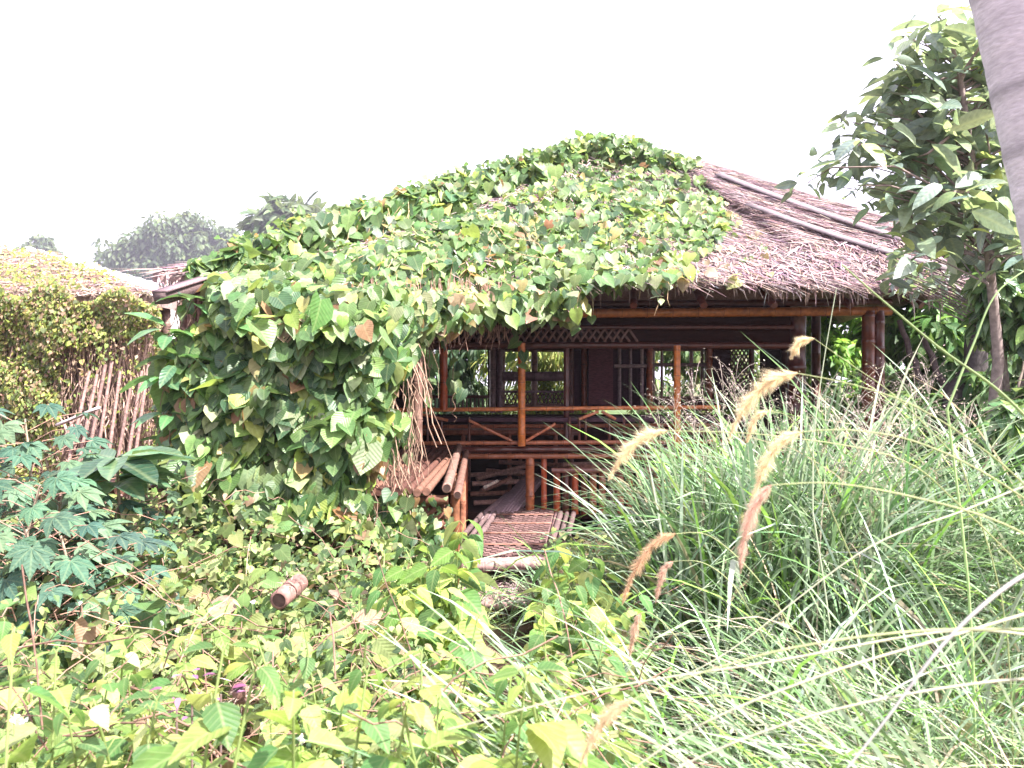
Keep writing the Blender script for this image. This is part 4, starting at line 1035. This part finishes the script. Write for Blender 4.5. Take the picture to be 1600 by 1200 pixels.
# ---- coconut palm trunk close at right
g = Geo(); n = 240; t = np.linspace(0, 1, n); zz = .5 + t * 9.5
X = 2.67 - .212 * (zz - .6) + .014 * np.maximum(zz - 4, 0) ** 2; Yp = 3.05 + .0 * zz
ph = (zz * 9.0 + .3 * np.sin(zz * 5)) % 1
rr = .135 + .05 * np.exp(-(zz - .5) * 1.5) + .005 * np.where(ph < .12, 1, 0) + .004 * ph
colr = np.outer(np.where(ph < .12, .62, 1.0), (.44, .40, .43)) * (1 + rng.normal(0, .07, (n, 1)))
palm = empty("coconut_palm", (X[0], 3.05, .5), "pale grey ringed coconut palm trunk leaning close at the right edge", "palm")
tube(g, np.stack([X, Yp, zz], 1), rr, colr, 40); g.build("trunk", M_palm, palm)

# ================================================================= neighbour hut at left
nh = empty("overgrown_hut", (-9, 12, .2), "collapsing thatched hut at far left, buried in dry yellowish creepers", "hut")
g = Geo()
e0, e1, r0, r1 = np.array([-15., 11, 3.5]), AT(242, 462, 10.8), np.array([-16., 14.5, 4.9]), AT(62, 396, 14.2)
grid_surface(g, rul(e0, e1, r0, r1), 60, 16, (.30, .22, .20), .15)
grid_surface(g, rul(e1, np.array([-5.3, 17.5, 3.5]), r1, r1 + (0, .1, 0)), 16, 10, (.30, .22, .20), .15)
old_roof = roof
_f = rul(e0, e1, r0, r1)
roof = lambda u, v: _f(np.asarray(u), np.asarray(v))
PST = [(.33, .23, .20), (.24, .165, .15), (.42, .32, .29), (.17, .12, .10), (.33, .25, .15)]
strands(g, 12000, .45, 1, 0, 1, (.12, .4), (.005, .012), .05, cols=PST, spread=.7)
nroof = g.build("thatched_roof", M_straw, nh, smooth=False)
# vine / leaf cover on it
vc = empty("dry_creeper", (-8, 11, .2), "yellow-green and brown creeper draped over the far left hut, roof to ground", "vine")
f = Geo(); s = Geo()
n = 9500; u = rng.uniform(.4, 1.0, n); v = rng.beta(1.1, 1.9, n); P = _f(u, v); k = rng.random(n) < (.35 + .6 * wob(P[:, 0], P[:, 1] * 2, 2.2)); P = P[k]; n = len(P)
P += np.array([0, -.1, .12]) * rng.uniform(.2, 1.6, (n, 1))
YC = [(.26, .32, .07), (.18, .25, .07), (.36, .36, .12), (.32, .22, .15), (.12, .16, .06)]
put(f, T_tiny + [T_heart[0]], P, np.tile([0, -.5, .7], (n, 1)) + rng.normal(0, .4, (n, 3)), np.tile([0, -.3, -.8], (n, 1)) + rng.normal(0, .5, (n, 3)), rng.uniform(.035, .08, n), pal(n, YC, (3, 2, 2, 2, 1), .2))
n = 24000; px = rng.uniform(-40, 250, n); py = 446 + np.clip(px, 0, 200) * .08 + rng.beta(1.0, 1.7, n) * 330 + 14 * np.sin(px / 17); k = ~((px > 95) & (px < 240) & (py > 545 - .2 * (px - 95)) & (rng.random(n) < .9)); px = px[k]; py = py[k]; n = len(px)
Yd = 10.62 + rng.exponential(.16, n) - .35 * (.5 + .5 * wob(px / 30, py / 50, 1, 2))
put(f, T_tiny + [T_heart[0]], ATv(px, py, Yd), np.tile([0, -.7, .5], (n, 1)) + rng.normal(0, .4, (n, 3)), np.tile([0, -.3, -.9], (n, 1)) + rng.normal(0, .4, (n, 3)), rng.uniform(.03, .075, n), pal(n, YC + [(.10, .13, .06)], (3.4, 2.4, 1.6, 4, 2, 1.5), .2))
for k in range(1900):
    x = random.uniform(-30, 246); y = random.uniform(470, 700); a = AT(x, y, 10.8 + random.uniform(-.2, .4)); L = random.uniform(.3, 1.4); dx = random.gauss(-.06, .16)
    Q = [a + np.array([dx * q * L + .03 * math.sin(8 * q + k), .03 * math.cos(6 * q), -L * q]) for q in np.linspace(0, 1, 6)]
    tube(s, Q, random.uniform(.003, .009), np.array([.40, .28, .23]) * random.uniform(.5, 1.4), 4, cap=False)
f.build("foliage", M_small, vc); s.build("stems", M_bark, vc)
g = Geo()
for k in range(70): bamboo(g, (-14.5 + k * .135, 11.5, .2), (-14.5 + k * .135, 11.5, 3.45), .07, (.20, .13, .11), sides=6, node=.6)
g.build("wall", M_oldbam, nh)
for i, (a, b) in enumerate((((95, 735), (140, 600)), ((112, 738), (152, 605)), ((125, 742), (165, 590)), ((140, 750), (175, 585)), ((175, 730), (205, 620)), ((190, 735), (222, 600)), ((203, 730), (232, 590)), ((160, 745), (188, 600)))):
    g = Geo(); bamboo(g, AT(a[0], a[1] + 40, 9.8), AT(b[0], b[1] - 20, 10.35), .022, (.20, .125, .11))
    thing_mesh(g, "leaning_pole", M_oldbam, "pale bamboo pole, " + ["first", "second", "third", "fourth", "sixth", "seventh", "last", "fifth"][i] + " from the left of those leaning on the far left hut", "pole", "poles leaning on the far left hut")
g = Geo(); plank(g, AT(90, 664, 9.8), AT(155, 637, 9.8), .09, .03, (.50, .44, .44)); thing_mesh(g, "loose_batten", M_wood, "pale batten lying askew across the leaning poles of the far left hut", "batten")
g = Geo()
for k in range(14):
    a = AT(90 + k * 4, 700 + (k % 3) * 6, 10.15); plank(g, a, a + np.array([.22, .05, .42]) * (1 if k % 2 else 1), .014, .01, (.26, .17, .15), up=(0, 1, 0)); plank(g, a + (.2, 0, 0), a + np.array([.0, .05, .42]), .014, .01, (.26, .17, .15), up=(0, 1, 0))
thing_mesh(g, "broken_lattice", M_oldbam, "fragment of diagonal bamboo lattice behind the leaning poles", "lattice")
# white sheet-roofed building
sh = empty("white_shed", (AT(150, 0, 22)[0], 23, 0), "building with a bright white sheet roof just visible between the two huts", "building")
g = Geo(); A = AT(40, 385, 22); B = AT(246, 443, 20.5); Cc = AT(244, 466, 19.8); D = AT(60, 425, 21)
n = 24
V = []
for k in range(n + 1):
    t = k / n; zc = .03 * (k % 2); V += [A * (1 - t) + B * t + (0, 0, zc), D * (1 - t) + Cc * t + (0, 0, zc), A * (1 - t) + B * t + (0, 0, zc - .08), D * (1 - t) + Cc * t + (0, 0, zc - .08)]
f_ = []
for k in range(n): f_ += [(4 * k, 4 * k + 1, 4 * k + 5, 4 * k + 4), (4 * k + 2, 4 * k + 6, 4 * k + 7, 4 * k + 3), (4 * k + 1, 4 * k + 3, 4 * k + 7, 4 * k + 5)]
g.add(V, np.array(f_), (.82, .83, .86)); g.build("sheet_roof", M_metal, sh, smooth=False)
g = Geo(); box(g, (A[0], 21.5, 0), (B[0] - .3, 26, 4.6), (.7, .68, .66)); g.build("wall", M_metal, sh, smooth=False)

# ================================================================= grasses
GG = [(.17, .27, .13), (.26, .35, .21), (.09, .17, .06), (.33, .41, .30), (.31, .27, .18), (.19, .34, .07)]
GW = [4, 3.6, 2.4, 2, 1.0, 1.4]
tg = Geo()
def clump(n, fxr, yr, L, wid, th=(1.0, 1.5), bend=(.6, 2.2), az=None, zoff=0, cols=GG, w=GW, nseg=8, pw=1.4):  # tufted
    y = rng.uniform(*yr, n); fx = rng.uniform(*fxr, n)
    nt_ = max(3, n // 22); ti = rng.integers(0, nt_, n); tx = rng.uniform(*fxr, nt_); ty = rng.uniform(*yr, nt_); m_ = rng.random(n) < .75
    fx = np.where(m_, tx[ti] + rng.normal(0, 9, n), fx); y = np.where(m_, ty[ti] + rng.normal(0, .05, n), y); x = (fx - 800) / F * y
    base = np.stack([x, y, H(x, y) + zoff], 1)
    a = rng.uniform(0, 6.283, n) if az is None else rng.normal(az[0], az[1], n)
    return blades(tg, base, a, rng.uniform(*L, n), rng.uniform(*wid, n), rng.uniform(*th, n), rng.uniform(*bend, n), pal(n, cols, w, .18), nseg, pw)
clump(1200, (1130, 1300), (4.5, 6.0), (1.4, 2.3), (.012, .030), (1.15, 1.55), (.4, 2.6))
clump(420, (1035, 1140), (4.6, 6.0), (1.2, 1.9), (.012, .030), (1.3, 1.56), (.2, 1.5))
clump(760, (1230, 1680), (4.2, 5.8), (1.8, 2.6), (.006, .018), (1.2, 1.5), (.8, 2.4))
clump(300, (850, 965), (5.9, 6.9), (.6, 1.1), (.010, .02), (1.0, 1.5), (.8, 2.6))
clump(620, (1200, 1650), (3.6, 6.2), (1.0, 1.8), (.006, .016), (.9, 1.5), (.8, 2.2))
clump(800, (1000, 1650), (2.6, 4.2), (.7, 1.5), (.005, .015), (.6, 1.4), (.6, 2.0))
clump(480, (960, 1700), (1.5, 2.6), (.7, 1.3), (.006, .017), (.4, 1.3), (.5, 1.6), az=(3.0, .55))
clump(300, (1220, 1900), (1.1, 1.9), (.7, 1.3), (.004, .013), (.35, 1.1), (.4, 1.3), az=(3.0, .45), cols=[(.30, .36, .25), (.22, .30, .17), (.40, .41, .32), (.16, .28, .08)], w=[3, 3, 2, 1])
clump(160, (590, 720), (4.4, 6.0), (.6, 1.1), (.006, .014), (1.1, 1.5), (.4, 1.8), cols=[(.26, .36, .12), (.34, .42, .2)], w=[1, 1])
clump(70, (700, 900), (5.0, 6.6), (.4, .7), (.004, .010), (1.0, 1.5), (.8, 2.4))
clump(260, (930, 1100), (5.6, 7.4), (.5, .9), (.004, .010), (.9, 1.5), (.8, 2.4), cols=[(.38, .28, .24), (.46, .38, .30), (.3, .34, .22)], w=[2, 2, 1])
clump(220, (1350, 2300), (1.3, 3.4), (1.0, 1.9), (.0025, .006), (.3, .9), (.4, 1.1), az=(3.05, .3), cols=[(.34, .37, .25), (.28, .34, .20), (.42, .41, .32), (.18, .30, .09)], w=[3, 3, 2, 1], nseg=14, pw=1.0)
# dry pinkish litter blades
clump(240, (960, 1650), (2.6, 5.5), (.3, .8), (.002, .005), (.2, 1.2), (.2, 1.6), cols=[(.42, .30, .25), (.50, .42, .34)], w=[1, 1])
# airy flowering panicles
def panicle(fx, fy, Y, spread, n=34):
    p = AT(fx, fy, Y); x, y = p[0] + random.uniform(-.1, .1), p[1]; b = np.array([x, y, float(H(x, y))])
    tube(tg, [b, b * .5 + p * .5 + (.02, 0, 0), p], .0016, (.40, .42, .30), 4, cap=False)
    k = rng.uniform(-.30, .12, n)
    base = p + np.stack([0 * k, 0 * k, k], 1)
    Pp = blades(tg, base, rng.uniform(0, 6.28, n), rng.uniform(.5, 1.2, n) * spread, np.full(n, .0022), rng.uniform(.3, 1.2, n), rng.uniform(.2, 1.4, n), np.tile([.46, .38, .34], (n, 1)), 4)
    q = np.concatenate([Pp[:, j] for j in (2, 3, 4)]); q = q + rng.normal(0, .01, q.shape); m = len(q)
    put(tg, T_tiny, q, rng.normal(0, 1, (m, 3)), rng.normal(0, 1, (m, 3)), rng.uniform(.008, .016, m), pal(m, [(.44, .34, .32), (.5, .46, .34)], [1, 1], .2))
for fx, fy, Y, sp in [(1055, 640, 5.0, .26), (1085, 630, 5.2, .26), (1030, 650, 5.1, .2), (1130, 630, 4.8, .24), (1150, 615, 4.9, .26), (1165, 640, 4.7, .22), (1340, 640, 4.6, .3), (1385, 620, 4.8, .3), (1430, 640, 4.6, .3), (1310, 660, 4.4, .26), (1470, 660, 4.6, .28), (1360, 670, 4.3, .3), (1280, 640, 4.9, .24), (1510, 680, 4.2, .25), (1410, 690, 4.1, .28), (1240, 650, 5.0, .2), (980, 850, 6.0, .2), (1450, 590, 5.4, .2), (1100, 660, 4.6, .2), (1200, 655, 4.8, .2)]:
    panicle(fx, fy, Y, sp)
tag(tg.build("tall_grass", M_grass), "dense stand of tall pale green arching grass filling the right side", "grass", kind='stuff')

# ---- foxtail seed heads
def spline(P, n):
    P = np.array(P, float); m = len(P); t = np.linspace(0, m - 1, n); out = []
    for q in t:
        i = min(int(q), m - 2); f_ = q - i; p0 = P[max(i - 1, 0)]; p1 = P[i]; p2 = P[i + 1]; p3 = P[min(i + 2, m - 1)]
        out.append(.5 * ((2 * p1) + (-p0 + p2) * f_ + (2 * p0 - 5 * p1 + 4 * p2 - p3) * f_ ** 2 + (-p0 + 3 * p1 - 3 * p2 + p3) * f_ ** 3))
    return np.array(out)
def foxtail(stem, plume, Y, r, label, col=(.84, .70, .47), nb=3200):
    S = spline([AT(a, b, Y + dy) for a, b, dy in stem], 26); Pl = spline([AT(a, b, Y) for a, b in plume], 30)
    x, y = S[0][0] + .25, S[0][1] + .1; root = np.array([x, y, float(H(x, y))])
    e = empty("foxtail_grass", root, label, "grass seed head", "drooping golden grass seed heads")
    s = Geo(); full = np.concatenate([spline([root, (root + S[0]) / 2 + (.06, 0, .12), S[0]], 10)[:-1], S]); tube(s, full, np.linspace(.0028, .0009, len(full)), (.36, .40, .20), 5, cap=False)
    s.build("stem", M_grass, e)
    g = Geo(); tube(g, Pl, np.linspace(r * .16, r * .05, 30), np.array(col) * .7, 6)
    k = rng.uniform(0, 1, nb); P = np.stack([np.interp(k, np.linspace(0, 1, 30), Pl[:, i]) for i in range(3)], 1); D = nz(np.gradient(Pl, axis=0)); D = np.stack([np.interp(k, np.linspace(0, 1, 30), D[:, i]) for i in range(3)], 1)
    rad = rng.normal(0, 1, (nb, 3)); rad -= (rad * D).sum(1, keepdims=True) * D; rad = nz(rad)
    prof = np.clip(np.sin(np.pi * np.clip(k * .93 + .05, 0, 1) ** .7), .12, 1)
    tipd = nz(rad * .8 + D * .9); ph_ = rng.uniform(0, 6, 3); L = r * rng.uniform(.5, 2.2, nb) * prof * (1 + .22 * np.sin(k * 17 + ph_[0]) + .15 * np.sin(k * 41 + ph_[1])); B = P + tipd * L[:, None]; s_ = nz(np.cross(tipd, rng.normal(0, 1, (nb, 3)))) * (Y * .00024)
    V = np.stack([P - s_, P + s_, B], 1).reshape(-1, 3); g.add(V, np.arange(nb * 3).reshape(-1, 3), np.repeat(np.tile(col, (nb, 1)) * rng.uniform(.65, 1.3, (nb, 1)), 3, axis=0))
    g.build("seed_head", M_plume, e)
foxtail([(1640, 800, 0), (1560, 720, 0), (1440, 640, 0), (1340, 603, 0), (1245, 583, 0)], [(1245, 583), (1205, 596), (1165, 635), (1139, 684)], 1.7, .022, "largest golden seed head, drooping before the lattice panel of the hut")
foxtail([(1500, 720, 0), (1400, 620, 0), (1330, 570, 0), (1272, 529, 0)], [(1272, 529), (1252, 534), (1243, 546), (1235, 561)], 2.6, .018, "small golden seed head highest of all, below the eave beam")
foxtail([(1640, 930, .2), (1500, 790, .1), (1400, 715, 0), (1200, 680, 0), (1042, 673, 0)], [(1042, 673), (1003, 684), (972, 715), (951, 750)], 1.9, .018, "leftmost high golden seed head, drooping in front of the dark floor beam")
foxtail([(1660, 820, 0), (1540, 740, 0), (1430, 690, 0), (1330, 672, 0), (1252, 675, 0)], [(1252, 675), (1215, 695), (1188, 745), (1172, 800)], 1.55, .016, "golden seed head hanging just below the largest one, above the pink one")
foxtail([(1680, 880, 0), (1560, 815, 0), (1420, 775, 0), (1300, 755, 0), (1205, 758, 0)], [(1205, 758), (1180, 790), (1163, 840), (1157, 895)], 1.4, .015, "pinkish drooping seed head lowest of the big right-hand group", (.72, .50, .40))
foxtail([(1300, 800, 0), (1260, 690, 0), (1230, 650, 0), (1199, 643, 0)], [(1199, 643), (1182, 652), (1173, 672), (1167, 692)], 2.7, .016, "small pale seed head right beside the tip of the largest one")
foxtail([(1250, 1000, 0), (1180, 900, 0), (1110, 838, 0), (1055, 834, 0)], [(1055, 834), (1020, 852), (988, 900), (972, 945)], 2.2, .018, "brownish seed head curving down over the dry tangle left of centre right", (.66, .46, .30))
foxtail([(1200, 1010, 0), (1150, 920, 0), (1100, 880, 0), (1052, 877, 0)], [(1052, 877), (1038, 890), (1030, 915), (1024, 942)], 2.5, .014, "short pinkish seed head just right of the brownish curving one", (.66, .46, .36))
foxtail([(1120, 1100, 0), (1060, 1000, 0), (1020, 960, 0), (1001, 958, 0)], [(1001, 958), (994, 975), (988, 1000), (983, 1030)], 2.4, .014, "small upright-hanging seed head above the arching foreground stems", (.66, .48, .36))
foxtail([(1660, 985, 0), (1450, 985, 0), (1250, 1010, 0), (1100, 1050, 0), (986, 1094, 0)], [(986, 1094), (955, 1115), (925, 1155), (903, 1205)], 1.15, .012, "nearest golden seed head at the bottom edge of the picture", (.74, .58, .38))
# a few long individual stems and the rising spear on the right
def stalk(pts, Y, r, col, label, dy=0):
    S = spline([AT(a, b, Y + dy * i) for i, (a, b) in enumerate(pts)], 30); x, y = S[0][0], S[0][1]
    root = np.array([x + .1, y, float(H(x, y))]); g = Geo(); tube(g, np.concatenate([spline([root, (root + S[0]) / 2 + (.03, 0, .05), S[0]], 8)[:-1], S]), np.linspace(r, r * .35, 37), col, 5)
    tag(g.build("grass_stalk", M_grass), label, "grass stalk", "long single grass stalks on the right")
stalk([(1640, 690), (1560, 610), (1470, 545), (1380, 470), (1315, 413)], 2.2, .006, (.28, .36, .17), "long straight stalk slanting from the right edge up across the thatched eave")
stalk([(1270, 800), (1272, 680), (1288, 560), (1307, 450)], 3.2, .004, (.48, .54, .38), "thin upright stalk reaching the eave left of the right-hand posts")
stalk([(1480, 640), (1520, 540), (1560, 455), (1640, 400)], 2.6, .005, (.36, .50, .22), "stalk rising to the right in front of the big bush")
stalk([(1700, 1010), (1500, 985), (1200, 1035), (950, 1075), (700, 1140)], 1.25, .0028, (.44, .44, .30), "pale stem arching far left across the foreground weeds")
stalk([(1700, 930), (1500, 990), (1300, 1050), (1100, 1130), (950, 1230)], 1.2, .0032, (.46, .46, .32), "pale stem slanting down to the bottom edge")
stalk([(1700, 860), (1590, 905), (1480, 1000), (1380, 1130), (1300, 1230)], 1.1, .004, (.50, .48, .46), "thick whitish blade slanting down from the right edge")
stalk([(1750, 1060), (1550, 1065), (1300, 1110), (1100, 1180), (1000, 1240)], 1.15, .0028, (.42, .42, .30), "low pale stem near the bottom edge")
stalk([(1600, 760), (1500, 800), (1350, 860), (1150, 1010), (1060, 1060)], 1.6, .0024, (.52, .54, .38), "slender stem crossing the lower grass towards the centre")

# ================================================================= small things
def pipe(a, b, r, label):
    g = Geo(); hollow(g, AT(*a), AT(*b), r, (.19, .105, .09), 20); n = 60
    k = rng.uniform(.05, .9, (n, 1)); P = AT(*a) * (1 - k) + AT(*b) * k + rng.normal(0, r * .5, (n, 3)); P[:, 2] += r * .6
    blades(g, P, rng.uniform(0, 6.28, n), rng.uniform(.03, .09, n), np.full(n, .003), rng.uniform(-.3, .8, n), rng.uniform(0, .8, n), pal(n, [(.3, .21, .17)], [1], .2), 3)
    thing_mesh(g, "broken_bamboo_pipe", M_oldbam, label, "bamboo pipe")
pipe((436, 938, 3.2), (468, 910, 3.4), .040, "broken hollow bamboo end poking out of the creepers left of the steps")
pipe((372, 1075, 2.6), (378, 1110, 2.68), .022, "short broken bamboo stub standing in the foreground weeds")
e = empty("purple_leaf_plant", AT(310, 1180, 2.4) * (1, 1, 0) + (0, 0, .7), "small plant with purple leaves among the yellow-green foreground weeds", "plant")
s = Geo(); f = Geo(); rg = np.random.default_rng(6)
for a, b in ((276, 1090), (345, 1085), (300, 1100)):
    c = AT(a, b, 2.1); tube(s, [c - (0, 0, .45), c], .003, (.25, .15, .18), 5); whorl(f, c, 5, .035, rg, [(.22, .08, .17), (.30, .14, .26)], -.5, up=.6)
s.build("stem", M_small, e); f.build("foliage", M_flower, e)
def blossom(a, b, Y, r, col, label, cat="flower"):
    g = Geo(); c = AT(a, b, Y); m = 10; r *= .6
    d = rng.normal(0, 1, (m, 3)) + (0, -.6, .6); d = nz(d); put(g, T_tiny, np.tile(c, (m, 1)), d + rng.normal(0, .4, (m, 3)), d, np.full(m, r), pal(m, [col], [1], .1))
    tube(g, [c - (0, 0, .35), c], .0015, (.3, .4, .15), 4); thing_mesh(g, "small_flower", M_flower, label, cat, "small white flowers on the left")
FL = ["white flower at the lower left corner", "second white flower just right of the corner one", "whitish flower low in front of the cassava", "whitish flower left of the pair behind the foreground weeds", "whitish flower right of the pair behind the foreground weeds", "whitish flower just left of the broken bamboo end", "whitish flower at the foot of the vine curtain", "white flower near the bottom edge left of centre"]
for i, (a, b, Y) in enumerate(((22, 1122, 1.8), (38, 1128, 1.85), (127, 943, 3.6), (255, 973, 3.1), (278, 985, 3.1), (395, 940, 3.6), (388, 860, 5.0), (470, 1155, 1.8))):
    blossom(a, b, Y, .022, (.82, .76, .78), FL[i])

# air
if HAZE > 0:
    g = Geo(); box(g, (-220, -8, -1.5), (220, 290, 70), (1, 1, 1))
    m, nt, N, K = newmat("air"); out = N("ShaderNodeOutputMaterial"); vol = N("ShaderNodeVolumePrincipled")
    vol.inputs['Color'].default_value = (.90, .88, 1.0, 1); vol.inputs['Density'].default_value = HAZE; vol.inputs['Anisotropy'].default_value = .35
    K(vol.outputs[0], out.inputs['Volume'])
    o = g.build("haze", m, None, smooth=False); o['kind'] = 'stuff'; o['label'] = "thin pale sunlit haze in the air"; o['category'] = "haze"
